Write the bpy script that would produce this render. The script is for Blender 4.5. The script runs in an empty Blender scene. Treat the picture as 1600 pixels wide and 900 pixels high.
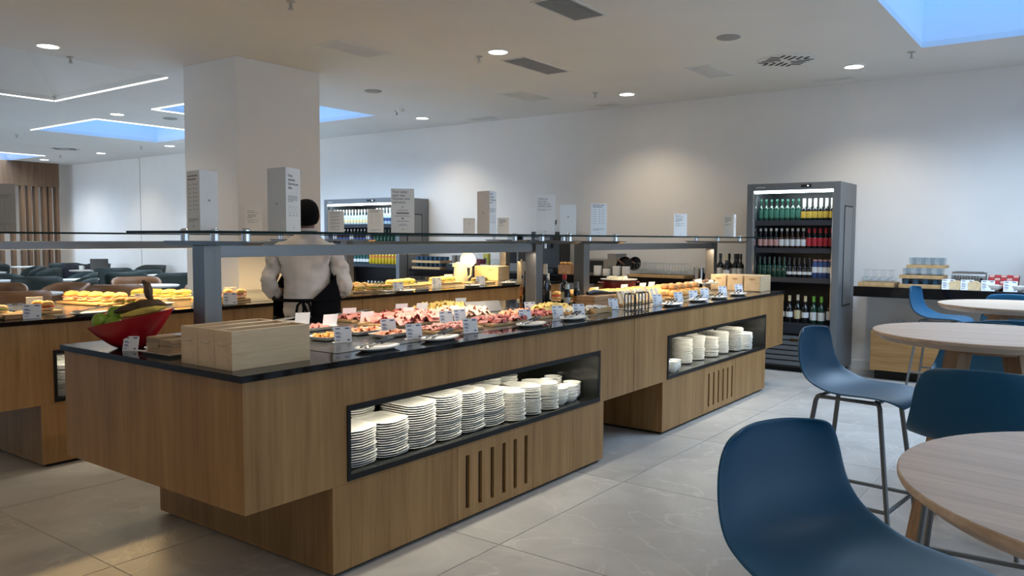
import bpy, math, random
from mathutils import Vector, Matrix
random.seed(7)
PI = math.pi
scene = bpy.context.scene
COL = scene.collection

# ---------------------------------------------------------------- camera
cam_d = bpy.data.cameras.new('camera'); cam = bpy.data.objects.new('camera', cam_d); COL.objects.link(cam)
cam_d.sensor_width = 36.0; cam_d.lens = 1245.77 / 1600 * 36; cam_d.clip_end = 100
yaw, pit, rol = math.radians(36.404), math.radians(3.5855), math.radians(.2967)
fw = Vector((math.cos(yaw)*math.cos(pit), math.sin(yaw)*math.cos(pit), -math.sin(pit)))
rt = Vector((math.sin(yaw), -math.cos(yaw), 0)); up = rt.cross(fw)
rt2 = math.cos(rol)*rt + math.sin(rol)*up; up2 = -math.sin(rol)*rt + math.cos(rol)*up
mw = Matrix((rt2, up2, -fw)).transposed().to_4x4(); mw.translation = (0, 0, 1.42)
cam.matrix_world = mw
scene.camera = cam

# ---------------------------------------------------------------- world, exposure
wd = bpy.data.worlds.new('world'); scene.world = wd; wd.use_nodes = True
wd.node_tree.nodes['Background'].inputs[0].default_value = (.42, .66, 1, 1)
wd.node_tree.nodes['Background'].inputs[1].default_value = 1.0
vs = scene.view_settings
vs.view_transform = 'Standard'; vs.look = 'None'; vs.gamma = 1; vs.use_curve_mapping = False
vs.exposure = 0.0
scene.cycles.transparent_max_bounces = 32

SKY_E = 3.2        # skylight pane emission
DOWN_E = 66        # downlight spot power
WIN_E = 95        # window daylight power

def area(name, loc, rot, sx, sy, e, col, spread=None):
    l = bpy.data.lights.new(name, 'AREA'); l.shape = 'RECTANGLE'; l.size = sx; l.size_y = sy; l.energy = e; l.color = col
    if spread: l.spread = math.radians(spread)
    o = bpy.data.objects.new(name, l); COL.objects.link(o); o.location = loc; o.rotation_euler = rot
    return o
def spot(name, loc, e, col, ang=120, blend=.7, r=.07, rot=(0, 0, 0), parent=None):
    l = bpy.data.lights.new(name, 'SPOT'); l.energy = e; l.color = col; l.spot_size = math.radians(ang); l.spot_blend = blend; l.shadow_soft_size = r
    o = bpy.data.objects.new(name, l); COL.objects.link(o); o.location = loc; o.rotation_euler = rot
    if parent: o.parent = parent
    return o
# daylight entering through the glazed facade behind the viewer
area('window_daylight', (3.0, -5.9, 1.6), (PI/2, 0, 0), 11.5, 2.5, WIN_E, (.74, .87, 1))

area('dining_fill', (-4.85, 15.5, 1.6), (0, -PI/2, 0), 2.5, 10, 125, (.80, .90, 1), 85)  # fill light added to brighten the far dining wall
for sx, sy in ((6.9, 9.26), (6.9, 12.87), (6.87, 19.2), (6.9, .3)):      # daylight falling through the ceiling openings
    area('skylight_daylight', (sx, sy, 3.125), (0, 0, 0), 1.9, 1.9, 108, (.66, .83, 1), 150)

# ---------------------------------------------------------------- materials
MATS = {}
def nodes(name):
    m = bpy.data.materials.new(name); m.use_nodes = True; MATS[name] = m
    nt = m.node_tree; return m, nt, nt.nodes['Principled BSDF']
def mat(name, col, rough=.5, metal=0, spec=.5, var=0, vs_=20, emit=None, es=0, trans=0, bump=0, bs=60, coat=0):
    m, nt, p = nodes(name)
    p.inputs['Base Color'].default_value = (*col, 1); p.inputs['Roughness'].default_value = rough
    p.inputs['Metallic'].default_value = metal; p.inputs['Specular IOR Level'].default_value = spec
    if coat: p.inputs['Coat Weight'].default_value = coat
    if emit: p.inputs['Emission Color'].default_value = (*emit, 1); p.inputs['Emission Strength'].default_value = es
    if trans: p.inputs['Transmission Weight'].default_value = trans
    if var or bump:
        tc = nt.nodes.new('ShaderNodeTexCoord'); n = nt.nodes.new('ShaderNodeTexNoise'); n.inputs['Scale'].default_value = vs_; n.inputs['Detail'].default_value = 4
        nt.links.new(tc.outputs['Object'], n.inputs['Vector'])
        if var:
            r = nt.nodes.new('ShaderNodeValToRGB'); r.color_ramp.elements[0].position = .3; r.color_ramp.elements[1].position = .7
            r.color_ramp.elements[0].color = (*[c*(1-var) for c in col], 1); r.color_ramp.elements[1].color = (*[min(1, c*(1+var)) for c in col], 1)
            nt.links.new(n.outputs['Fac'], r.inputs['Fac']); nt.links.new(r.outputs['Color'], p.inputs['Base Color'])
        if bump:
            n2 = nt.nodes.new('ShaderNodeTexNoise'); n2.inputs['Scale'].default_value = bs; nt.links.new(tc.outputs['Object'], n2.inputs['Vector'])
            b = nt.nodes.new('ShaderNodeBump'); b.inputs['Strength'].default_value = bump; b.inputs['Distance'].default_value = .01
            nt.links.new(n2.outputs['Fac'], b.inputs['Height']); nt.links.new(b.outputs['Normal'], p.inputs['Normal'])
    return m
def wood(name, c1, c2, scale, rough=.45, rnd=True, detail=6):
    m, nt, p = nodes(name); N = nt.nodes.new; L = nt.links.new
    tc = N('ShaderNodeTexCoord'); mp = N('ShaderNodeMapping'); mp.inputs['Scale'].default_value = scale
    L(tc.outputs['Object'], mp.inputs['Vector'])
    n1 = N('ShaderNodeTexNoise'); n1.inputs['Scale'].default_value = 1; n1.inputs['Detail'].default_value = detail; n1.inputs['Roughness'].default_value = .65; n1.inputs['Distortion'].default_value = .6
    n2 = N('ShaderNodeTexNoise'); n2.inputs['Scale'].default_value = 5; n2.inputs['Detail'].default_value = 3
    L(mp.outputs['Vector'], n1.inputs['Vector']); L(mp.outputs['Vector'], n2.inputs['Vector'])
    ad = N('ShaderNodeMath'); ad.operation = 'MULTIPLY_ADD'; ad.inputs[1].default_value = .45; L(n2.outputs['Fac'], ad.inputs[0]); L(n1.outputs['Fac'], ad.inputs[2])
    r = N('ShaderNodeValToRGB'); r.color_ramp.elements[0].position = .5; r.color_ramp.elements[1].position = .95
    r.color_ramp.elements[0].color = (*c1, 1); r.color_ramp.elements[1].color = (*c2, 1)
    L(ad.outputs['Value'], r.inputs['Fac']); L(r.outputs['Color'], p.inputs['Base Color'])
    b = N('ShaderNodeBump'); b.inputs['Strength'].default_value = .06; b.inputs['Distance'].default_value = .004
    L(ad.outputs['Value'], b.inputs['Height']); L(b.outputs['Normal'], p.inputs['Normal'])
    p.inputs['Roughness'].default_value = rough; p.inputs['Specular IOR Level'].default_value = .35
    return m
def brushed(name, col, rough, scale):
    m, nt, p = nodes(name); N = nt.nodes.new; L = nt.links.new
    tc = N('ShaderNodeTexCoord'); mp = N('ShaderNodeMapping'); mp.inputs['Scale'].default_value = scale
    n = N('ShaderNodeTexNoise'); n.inputs['Scale'].default_value = 1; n.inputs['Detail'].default_value = 5
    L(tc.outputs['Object'], mp.inputs['Vector']); L(mp.outputs['Vector'], n.inputs['Vector'])
    r = N('ShaderNodeMapRange'); r.inputs['To Min'].default_value = rough*.75; r.inputs['To Max'].default_value = rough*1.3
    L(n.outputs['Fac'], r.inputs['Value']); L(r.outputs['Result'], p.inputs['Roughness'])
    p.inputs['Base Color'].default_value = (*col, 1); p.inputs['Metallic'].default_value = 1
    return m
def glass(name, tint, fres=1.45, gl=(1, 1, 1), rough=.02):
    m = bpy.data.materials.new(name); m.use_nodes = True; MATS[name] = m; nt = m.node_tree; nt.nodes.clear(); N = nt.nodes.new; L = nt.links.new
    t = N('ShaderNodeBsdfTransparent'); t.inputs[0].default_value = (*tint, 1)
    g = N('ShaderNodeBsdfGlossy'); g.inputs['Color'].default_value = (*gl, 1); g.inputs['Roughness'].default_value = rough
    lw = N('ShaderNodeLayerWeight'); lw.inputs[0].default_value = .5; pw = N('ShaderNodeMath'); pw.operation = 'POWER'; pw.inputs[1].default_value = 3.5; fr = N('ShaderNodeMath'); fr.operation = 'MULTIPLY_ADD'; fr.inputs[1].default_value = .55; fr.inputs[2].default_value = .04; L(lw.outputs['Facing'], pw.inputs[0]); L(pw.outputs[0], fr.inputs[0]); mx = N('ShaderNodeMixShader'); o = N('ShaderNodeOutputMaterial')
    L(fr.outputs[0], mx.inputs[0]); L(t.outputs[0], mx.inputs[1]); L(g.outputs[0], mx.inputs[2]); L(mx.outputs[0], o.inputs[0])
    return m
def emis(name, col, s):
    m = bpy.data.materials.new(name); m.use_nodes = True; MATS[name] = m; nt = m.node_tree; nt.nodes.clear()
    e = nt.nodes.new('ShaderNodeEmission'); e.inputs[0].default_value = (*col, 1); e.inputs[1].default_value = s
    o = nt.nodes.new('ShaderNodeOutputMaterial'); nt.links.new(e.outputs[0], o.inputs[0]); return m
def stone(name):
    m, nt, p = nodes(name); N = nt.nodes.new; L = nt.links.new
    tc = N('ShaderNodeTexCoord'); oi = N('ShaderNodeObjectInfo'); ad = N('ShaderNodeVectorMath'); ad.operation = 'MULTIPLY_ADD'
    ad.inputs[1].default_value = (1, 1, 1)
    cb = N('ShaderNodeMath'); cb.operation = 'MULTIPLY'; cb.inputs[1].default_value = 37; L(oi.outputs['Random'], cb.inputs[0])
    L(tc.outputs['Object'], ad.inputs[0]); L(cb.outputs[0], ad.inputs[2])
    n1 = N('ShaderNodeTexNoise'); n1.inputs['Scale'].default_value = 2.2; n1.inputs['Detail'].default_value = 9; n1.inputs['Roughness'].default_value = .62; n1.inputs['Distortion'].default_value = .8
    L(ad.outputs[0], n1.inputs['Vector'])
    r = N('ShaderNodeValToRGB'); e = r.color_ramp.elements; e[0].position = .3; e[0].color = (.34, .335, .325, 1); e[1].position = .74; e[1].color = (.50, .495, .48, 1)
    L(n1.outputs['Fac'], r.inputs['Fac'])
    n2 = N('ShaderNodeTexNoise'); n2.inputs['Scale'].default_value = 1.15; n2.inputs['Detail'].default_value = 5; n2.inputs['Distortion'].default_value = 1.6
    L(ad.outputs[0], n2.inputs['Vector'])
    v = N('ShaderNodeMath'); v.operation = 'SUBTRACT'; v.inputs[1].default_value = .5; L(n2.outputs['Fac'], v.inputs[0])
    a = N('ShaderNodeMath'); a.operation = 'ABSOLUTE'; L(v.outputs[0], a.inputs[0])
    vr = N('ShaderNodeMapRange'); vr.inputs['From Min'].default_value = .0; vr.inputs['From Max'].default_value = .012; vr.inputs['To Min'].default_value = .45; vr.inputs['To Max'].default_value = 0
    L(a.outputs[0], vr.inputs['Value'])
    mx = N('ShaderNodeMixRGB'); mx.inputs[2].default_value = (.62, .61, .58, 1); L(vr.outputs[0], mx.inputs[0]); L(r.outputs['Color'], mx.inputs[1])
    L(mx.outputs[0], p.inputs['Base Color']); p.inputs['Roughness'].default_value = .38; p.inputs['Specular IOR Level'].default_value = .5
    return m
mat('wall', (.80, .79, .77), .7, var=.015, vs_=3, bump=.03, bs=90); mat('ceiling', (.78, .77, .74), .8, var=.02, vs_=1.5)
mat('shaft', (.85, .85, .85), .8); mat('grout', (.60, .59, .57), .8); mat('baseboard', (.75, .75, .74), .5)
stone('stone')
wood('oak', (.225, .114, .038), (.385, .224, .088), (9, 9, .55)); wood('oak_h', (.225, .114, .038), (.385, .224, .088), (.55, .55, 9))
wood('oak_table', (.54, .38, .26), (.80, .63, .47), (1.0, 26, 26), .42); wood('oak_leg', (.24, .14, .075), (.40, .25, .14), (16, 16, 1.2))
wood('bamboo', (.54, .395, .235), (.70, .545, .35), (1.6, 1.6, 24), .45); wood('bamboo_y', (.54, .395, .235), (.70, .545, .35), (1.2, 20, 20), .45)
wood('board_wood', (.44, .27, .12), (.62, .42, .21), (3, 25, 25), .5); wood('slat_wood', (.12, .065, .034), (.20, .115, .065), (12, 12, .6), .5)
wood('rustic', (.30, .16, .075), (.52, .31, .16), (4, 30, 30), .6)
mat('black_stone', (.006, .006, .007), .07, spec=.25); mat('cold_plate', (.07, .075, .075), .16, spec=.6, var=.15, vs_=6)
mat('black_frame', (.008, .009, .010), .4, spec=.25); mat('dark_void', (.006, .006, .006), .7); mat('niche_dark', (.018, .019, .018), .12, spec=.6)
brushed('steel', (.21, .205, .195), .36, (60, 60, 2)); brushed('steel_h', (.25, .25, .25), .36, (2, 60, 60)); brushed('chrome', (.75, .76, .78), .1, (20, 20, 20)); mat('leg_metal', (.16, .17, .175), .38, metal=.6)
glass('pane', (.86, .95, .92), 1.5); glass('clear', (.93, .95, .96), 1.45); glass('fridge_glass', (.90, .93, .94), 1.25)
mat('glass_edge', (.004, .018, .016), .4, spec=.15); mat('plastic_clear', (.8, .82, .85), .1, trans=.85)
mat('blue', (.004, .082, .175), .46, spec=.4, bump=.015, bs=400); mat('white', (.80, .80, .78), .35); mat('ceramic', (.86, .85, .80), .16, spec=.6); mat('card', (.78, .80, .84), .55); mat('card_back', (.80, .77, .73), .6)
mat('sign_face', (.86, .86, .86), .5); mat('sign_grey', (.47, .45, .41), .6); mat('ink', (.03, .03, .035), .6); mat('ink_soft', (.30, .30, .30), .7)
mat('fridge_grey', (.135, .145, .155), .4); mat('fridge_dark', (.03, .034, .04), .35); mat('fridge_shelf', (.022, .026, .036), .4); mat('vent_white', (.74, .73, .70), .6); mat('vent_slot', (.02, .02, .02), .8); mat('vent_grey', (.33, .33, .33), .6); mat('sprinkler', (.5, .5, .48), .35, metal=.7)
emis('lamp', (1, .97, .92), 14); emis('led', (1, 1, 1), 3); emis('sky_pane', (.11, .40, 1), SKY_E); emis('led_bar', (.86, .97, 1), 10); emis('led_warm', (1, .86, .66), 7)
mat('red_bowl', (.33, .006, .014), .3, spec=.5); mat('apple', (.22, .36, .03), .35, var=.2, vs_=9); mat('banana_dark', (.075, .042, .018), .6, var=.5, vs_=25); mat('banana_yellow', (.55, .42, .08), .5, var=.35, vs_=18)
mat('napkin', (.42, .31, .21), .85, var=.08, vs_=30); mat('ham', (.74, .30, .26), .42, var=.28, vs_=26); mat('salami', (.46, .10, .09), .45, var=.45, vs_=60); mat('turkey', (.80, .56, .45), .45, var=.12, vs_=18); mat('salmon', (.72, .24, .11), .4, var=.3, vs_=30); mat('cheese', (.80, .60, .19), .45, var=.1, vs_=12); mat('white_cheese', (.83, .78, .60), .5, var=.08, vs_=20); mat('apricot', (.80, .36, .06), .4, var=.25, vs_=25)
mat('bread', (.66, .38, .12), .6, var=.3, vs_=14, bump=.1, bs=40); mat('bread_pale', (.80, .60, .34), .7, var=.15, vs_=18, bump=.1, bs=50); mat('crust', (.45, .22, .07), .6, var=.4, vs_=16, bump=.15, bs=45); mat('lettuce', (.20, .30, .05), .6, var=.4, vs_=30); mat('tomato', (.60, .09, .04), .35, var=.2, vs_=20); mat('pastry', (.66, .36, .11), .45, var=.35, vs_=18); mat('dark_choc', (.09, .035, .015), .5, var=.4, vs_=30)
mat('bottle_green', (.012, .05, .03), .12, spec=.7); mat('bottle_dark', (.008, .008, .009), .1, spec=.7); mat('bottle_clear', (.45, .60, .68), .1, spec=.7); mat('bottle_yellow', (.60, .42, .02), .15, spec=.6); mat('bottle_amber', (.30, .10, .01), .12, spec=.7); mat('bottle_red', (.35, .02, .01), .15); mat('bottle_brown', (.045, .018, .008), .12, spec=.7); mat('bottle_teal', (.01, .075, .07), .12, spec=.7)
mat('lab_white', (.72, .72, .70), .5); mat('lab_green', (.025, .11, .075), .5); mat('lab_gold', (.45, .30, .04), .4); mat('lab_red', (.45, .02, .03), .45); mat('lab_blue', (.04, .07, .19), .45); mat('lab_pink', (.60, .32, .28), .5); mat('foil_white', (.78, .76, .70), .4); mat('foil_green', (.16, .42, .05), .4); mat('foil_cream', (.6, .52, .40), .5); mat('lab_cream', (.66, .55, .32), .5); mat('lab_orange', (.6, .2, .04), .5)
mat('shirt', (.70, .68, .65), .75, bump=.12, bs=14); mat('apron', (.004, .0045, .007), .85, spec=.08); mat('skin', (.30, .14, .085), .5); mat('hair', (.005, .005, .006), .9, spec=.15); mat('trousers', (.012, .012, .015), .8)
mat('green_chair', (.011, .021, .018), .6); mat('brown_chair', (.205, .095, .038), .5); mat('dining_top', (.62, .60, .56), .4); mat('dark_metal', (.02, .02, .022), .4, metal=.5); mat('navy', (.008, .010, .022), .8); mat('laptop', (.16, .145, .135), .4, metal=.5)
mat('black_plastic', (.012, .013, .016), .35); mat('kettle_white', (.60, .55, .44), .3); mat('jug_pink', (.16, .018, .04), .2); mat('grey_paper', (.45, .44, .42), .7); mat('yellow_tag', (.55, .50, .06), .5); mat('blue_glass', (.03, .09, .16), .1, spec=.7); mat('copper', (.30, .16, .10), .3, metal=.6); mat('cereal_gold', (.42, .26, .05), .6, var=.4, vs_=60); mat('cereal_red', (.25, .02, .03), .5, var=.4, vs_=60); mat('grey_machine', (.20, .20, .20), .4, metal=.3); mat('dark_red', (.10, .006, .008), .3); mat('sugar_paper', (.75, .76, .78), .6, var=.1, vs_=40)

# ---------------------------------------------------------------- mesh builder
class MB:
    def __init__(s): s.v = []; s.f = []; s.mi = []; s.cur = 0
    def add(s, vs, fs):
        o = len(s.v); s.v += [tuple(a) for a in vs]; s.f += [tuple(i+o for i in q) for q in fs]; s.mi += [s.cur]*len(fs); return s
    def use(s, i): s.cur = i; return s
    def box(s, x0, y0, z0, x1, y1, z1, m=None):
        vs = [(x0,y0,z0),(x1,y0,z0),(x1,y1,z0),(x0,y1,z0),(x0,y0,z1),(x1,y0,z1),(x1,y1,z1),(x0,y1,z1)]
        if m is not None: vs = [m @ Vector(a) for a in vs]
        return s.add(vs, [(0,3,2,1),(4,5,6,7),(0,1,5,4),(1,2,6,5),(2,3,7,6),(3,0,4,7)])
    def prism(s, pts, z0, z1, m=None):
        n = len(pts); vs = [(x,y,z0) for x,y in pts]+[(x,y,z1) for x,y in pts]
        if m is not None: vs = [m @ Vector(a) for a in vs]
        return s.add(vs, [tuple(range(n-1,-1,-1)), tuple(range(n,2*n))]+[(i,(i+1)%n,n+(i+1)%n,n+i) for i in range(n)])
    def lathe(s, prof, c=(0,0,0), n=20, m=None, cap=True):
        vs = []
        for r, z in prof:
            for k in range(n):
                a = 2*PI*k/n; vs.append(Vector((r*math.cos(a), r*math.sin(a), z)))
        if m is not None: vs = [m @ a for a in vs]
        vs = [a+Vector(c) for a in vs]; fs = []
        for j in range(len(prof)-1):
            for k in range(n): k2 = (k+1)%n; fs.append((j*n+k, j*n+k2, (j+1)*n+k2, (j+1)*n+k))
        if cap:
            if prof[0][0] > 1e-5: fs.append(tuple(range(n-1,-1,-1)))
            if prof[-1][0] > 1e-5: fs.append(tuple((len(prof)-1)*n+k for k in range(n)))
        return s.add(vs, fs)
    def cyl(s, c, r, z0, z1, n=16): return s.lathe([(r,z0),(r,z1)], c, n)
    def tube(s, path, r, n=8, closed=False):
        P = [Vector(p) for p in path]; rings = []; N = len(P); ref = None
        for i, p in enumerate(P):
            if closed: d = (P[(i+1)%N]-P[i-1]).normalized()
            else: d = (P[min(i+1,N-1)]-P[max(i-1,0)]).normalized()
            if ref is None: ref = d.orthogonal().normalized()
            ref = (ref - d*ref.dot(d))
            if ref.length < 1e-4: ref = d.orthogonal()
            ref.normalize(); b = d.cross(ref); rr = r[i] if isinstance(r, (list, tuple)) else r
            rings.append([p+rr*(math.cos(2*PI*k/n)*ref+math.sin(2*PI*k/n)*b) for k in range(n)])
        vs = [q for g in rings for q in g]; fs = []
        for j in range(N if closed else N-1):
            j2 = (j+1)%N
            for k in range(n): k2 = (k+1)%n; fs.append((j*n+k, j*n+k2, j2*n+k2, j2*n+k))
        if not closed: fs += [tuple(range(n-1,-1,-1)), tuple((N-1)*n+k for k in range(n))]
        return s.add(vs, fs)
    def ball(s, c, rx, ry, rz, n=12, h=8, m=None):
        vs = []; 
        for j in range(h+1):
            t = PI*j/h
            for k in range(n):
                a = 2*PI*k/n; q = Vector((rx*math.sin(t)*math.cos(a), ry*math.sin(t)*math.sin(a), -rz*math.cos(t)))
                if m is not None: q = m @ q
                vs.append(q+Vector(c))
        return s.add(vs, [(j*n+k, j*n+(k+1)%n, (j+1)*n+(k+1)%n, (j+1)*n+k) for j in range(h) for k in range(n)])
    def loft(s, rings, cap=True):
        n = len(rings[0]); vs = [p for r in rings for p in r]; fs = []
        for j in range(len(rings)-1):
            for k in range(n): fs.append((j*n+k, j*n+(k+1)%n, (j+1)*n+(k+1)%n, (j+1)*n+k))
        if cap: fs += [tuple(range(n-1,-1,-1)), tuple((len(rings)-1)*n+k for k in range(n))]
        return s.add(vs, fs)
    def grid(s, pts):      # rows of points -> quads
        R = len(pts); C = len(pts[0]); vs = [p for r in pts for p in r]
        return s.add(vs, [(i*C+j, i*C+j+1, (i+1)*C+j+1, (i+1)*C+j) for i in range(R-1) for j in range(C-1)])
    def mesh(s, name, mats, smooth=False, ang=40):
        me = bpy.data.meshes.new(name); me.from_pydata([tuple(a) for a in s.v], [], s.f)
        if isinstance(mats, str): mats = [mats]
        for m in mats: me.materials.append(MATS[m])
        if len(mats) > 1: me.polygons.foreach_set('material_index', s.mi)
        if smooth: me.polygons.foreach_set('use_smooth', [True]*len(me.polygons)); me.set_sharp_from_angle(angle=math.radians(ang))
        me.update(); return me
    def obj(s, name, mats, parent=None, loc=(0,0,0), smooth=False, bev=0, ang=40, rz=0):
        return link(name, s.mesh(name, mats, smooth, ang), parent, loc, bev, rz)
def link(name, me, parent=None, loc=(0,0,0), bev=0, rz=0):
    o = bpy.data.objects.new(name, me); COL.objects.link(o); o.location = loc
    if rz: o.rotation_euler.z = rz
    if parent: o.parent = parent
    if bev:
        b = o.modifiers.new('bevel', 'BEVEL'); b.width = bev; b.segments = 2; b.limit_method = 'ANGLE'; b.angle_limit = math.radians(50)
    return o
def tag(o, label, cat, group=None):
    o['label'] = label; o['category'] = cat
    if group: o['group'] = group
    return o
def thing(name, label, cat, loc=(0,0,0), rz=0, group=None):
    o = bpy.data.objects.new(name, None); COL.objects.link(o); o.location = loc; o.rotation_euler.z = rz; o.empty_display_size = .05
    return tag(o, label, cat, group)
def struct(o): o['kind'] = 'structure'; return o
def dup(root, loc, rz=None, label=None, group=None, scale=None):
    def cp(o, par):
        c = o.copy(); COL.objects.link(c)
        if par: c.parent = par
        for ch in o.children: cp(ch, c)
        return c
    r = cp(root, None); r.location = loc
    if rz is not None: r.rotation_euler.z = rz
    if label: r['label'] = label
    if group: r['group'] = group
    if scale: r.scale = scale if isinstance(scale, tuple) else (scale,)*3
    return r
ORD = ['first','second','third','fourth','fifth','sixth','seventh','eighth','ninth','tenth','eleventh','twelfth','thirteenth','fourteenth','fifteenth','sixteenth','seventeenth','eighteenth','nineteenth','twentieth','twenty-first','twenty-second','twenty-third','twenty-fourth']
def RX(a): return Matrix.Rotation(a, 4, 'X')
def RY(a): return Matrix.Rotation(a, 4, 'Y')
def RZ(a): return Matrix.Rotation(a, 4, 'Z')
def TR(x, y, z): return Matrix.Translation((x, y, z))
FONT_CACHE = {}
def text_mesh(body, size, mat_, align='LEFT', space=1.05):
    cu = bpy.data.curves.new('text', 'FONT'); cu.body = body; cu.size = size; cu.align_x = align; cu.space_line = space; cu.resolution_u = 3
    o = bpy.data.objects.new('text_tmp', cu); COL.objects.link(o)
    me = bpy.data.meshes.new_from_object(o.evaluated_get(bpy.context.evaluated_depsgraph_get()))
    bpy.data.objects.remove(o); bpy.data.curves.remove(cu)
    me.materials.clear(); me.materials.append(MATS[mat_]); return me
# ================================================================ THE SETTING
CEIL = 3.12
fl = struct(MB().box(-5, -6, -.12, 9.4, 21.6, -.004).obj('floor', 'grout'))
tm = MB().box(-.597, -.587, -.012, .597, .587, 0).mesh('tile', 'stone')
for i in range(-3, 7):
    for j in range(-5, 17):
        link('tile', tm, fl, (1.68+1.2*i+.6, 1.01+1.18*j+.59, 0))
# ceiling with skylight openings
SKY = [(5.85, 7.95, 8.24, 10.28), (5.85, 7.93, 11.84, 13.9), (5.85, 7.9, 18.2, 20.15), (5.85, 7.93, -.75, 1.35)]
COF = (2.2, 4.76, 8.07, 10.68)
def inside(x, y):
    return any(a < x < b and c < y < d for a, b, c, d in SKY+[COF])
xs = sorted({-5, 9.4, *[q for s in SKY+[COF] for q in s[:2]]}); ys = sorted({-6, 21.6, *[q for s in SKY+[COF] for q in s[2:]]})
b = MB()
for i in range(len(xs)-1):
    for j in range(len(ys)-1):
        if not inside((xs[i]+xs[i+1])/2, (ys[j]+ys[j+1])/2): b.box(xs[i], ys[j], CEIL, xs[i+1], ys[j+1], CEIL+.05)
ce = struct(b.obj('ceiling', 'ceiling'))
a, c, d, e = COF; ins = .75; hh = .55
b = MB(); lo = [(a,d,CEIL+.05),(c,d,CEIL+.05),(c,e,CEIL+.05),(a,e,CEIL+.05)]; hi = [(a+ins,d+ins,CEIL+hh),(c-ins,d+ins,CEIL+hh),(c-ins,e-ins,CEIL+hh),(a+ins,e-ins,CEIL+hh)]
b.add(lo+hi, [(0,1,5,4),(1,2,6,5),(2,3,7,6),(3,0,4,7),(4,5,6,7)]); b.obj('coffer', 'ceiling', ce)
for n, (a, c, d, e) in enumerate(SKY):
    z0, z1, t = CEIL+.05, CEIL+1.15, .04
    w = struct(MB().box(a-t, d-t, z0, a, e+t, z1).box(c, d-t, z0, c+t, e+t, z1).box(a, d-t, z0, c, d, z1).box(a, e, z0, c, e+t, z1).obj('window_%d' % (n+1), 'shaft'))
    MB().box(a-t, d-t, z1, c+t, e+t, z1+.03).obj('pane', 'sky_pane', w)
# walls
wr = struct(MB().box(9.27, -6, 0, 9.4, 21.6, CEIL).obj('wall_right', 'wall'))
MB().box(9.266, 16.93, .1, 9.271, 16.945, CEIL).obj('panel_joint', 'vent_grey', wr)
struct(MB().box(9.252, -6, 0, 9.27, 20, .1).obj('baseboard_right', 'baseboard'))
struct(MB().box(-5, 21.5, 0, 9.4, 21.6, CEIL).obj('wall_back', 'wall'))
struct(MB().box(-5.1, -6, 0, -5, 10.4, CEIL).box(-5.1, 20.6, 0, -5, 21.6, CEIL).box(-5.1, 10.4, 0, -5, 20.6, .3).box(-5.1, 10.4, 2.9, -5, 20.6, CEIL).obj('wall_left', 'wall'))
struct(MB().box(-5.06, 10.4, .3, -5.05, 20.6, 2.9).obj('window_6', 'clear'))  # unseen window, added to go with the dining fill light
b = MB().box(-5, -6.1, 0, 9.4, -6, .25).box(-5, -6.1, 2.95, 9.4, -6, CEIL).box(-5, -6.1, .25, -3, -6, 2.95)
for k in range(7): x = -3+2*k; b.box(x, -6.1, .25, x+.08, -6, 2.95)
wf = struct(b.obj('wall_front', 'wall'))
w = struct(MB().box(-3, -6.06, .25, 9.4, -6.05, 2.95).obj('window_5', 'clear'))
# square column
struct(MB().box(4.58, 6.62, 0, 5.58, 7.5, CEIL).obj('wall_column', 'wall', bev=.004))

# timber slat screen at the far left
t = thing('slat_screen', 'brown timber screen of upright slats under a deep header at the far left', 'screen', (7.5, 20, 0))
MB().box(-3.2, -.06, 2.56, 1.43, .16, CEIL-.003).obj('header', 'slat_wood', t, bev=.004)
sm = MB().box(-.032, -.07, 0, .032, .09, 2.56).mesh('slat', 'slat_wood')
for x in (-1.9, -1.65, -1.36, -1.08, -.84, -.6, -.35, -.1, .18, .42, .63, .77, .92, 1.10, 1.22, 1.38): link('slat', sm, t, (x, 0, 0))

# ---------------------------------------------------------------- ceiling fittings
dm_trim = MB().lathe([(.105, 0), (.105, -.006), (.088, -.012), (.084, -.004), (.084, 0)], n=28, cap=False).mesh('trim_ring', 'white', True)
dm_disc = MB().lathe([(0, -.006), (.085, -.006)], n=28, cap=False).mesh('diffuser', 'lamp')
DL = [(7.6,20.9,'added behind the timber slats'),(3.37,7.66,'near the upper left corner'),(5.78,11.12,'above the blue skylight left of the column'),(8.27,16.6,'above the far left dining wall, middle of three'),(8.34,14.16,'just left of the column beside a small detector'),(8.24,19.08,'above the timber slat screen'),(5.87,4.5,'largest lit one above the salad counter'),(8.46,7.84,'right of the column above the far drinks fridge'),(8.44,4.56,'above the pale wall behind the counter'),(8.37,2.02,'above the tall drinks fridge on the right')]  # the one behind the slats is added to brighten the wall there
HID = [(-1.4,2.6,'x'),(-1.4,5.2,'y'),(3.3,4.5,'a'),(3.37,1.9,'b'),(.9,1.9,'d'),(1.2,-4.6,'e'),(8.4,-1.2,'f'),(3.37,-1.2,'g')]  # all out of view; the two leftmost are added to warm the island's end
def downlight(x, y, label, e=DOWN_E, col=(1, .84, .62)):
    t = thing('downlight', label, 'ceiling light', (x, y, CEIL), 0, 'recessed round downlights')
    link('trim_ring', dm_trim, t); link('diffuser', dm_disc, t)
    spot('downlight_lamp', (0, 0, -.03), e, col, 125, .8, .08, parent=t)
    return t
for x, y, l in DL: downlight(x, y, 'round glowing ceiling downlight '+l)
for k, (x, y, l) in enumerate(HID): downlight(x, y, 'unseen round downlight in the ceiling behind or above the viewer, %s' % ORD[k], DOWN_E*(1.9 if x < 0 else .5), (1, .62, .22) if x < 0 else (1, .70, .38))
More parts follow.
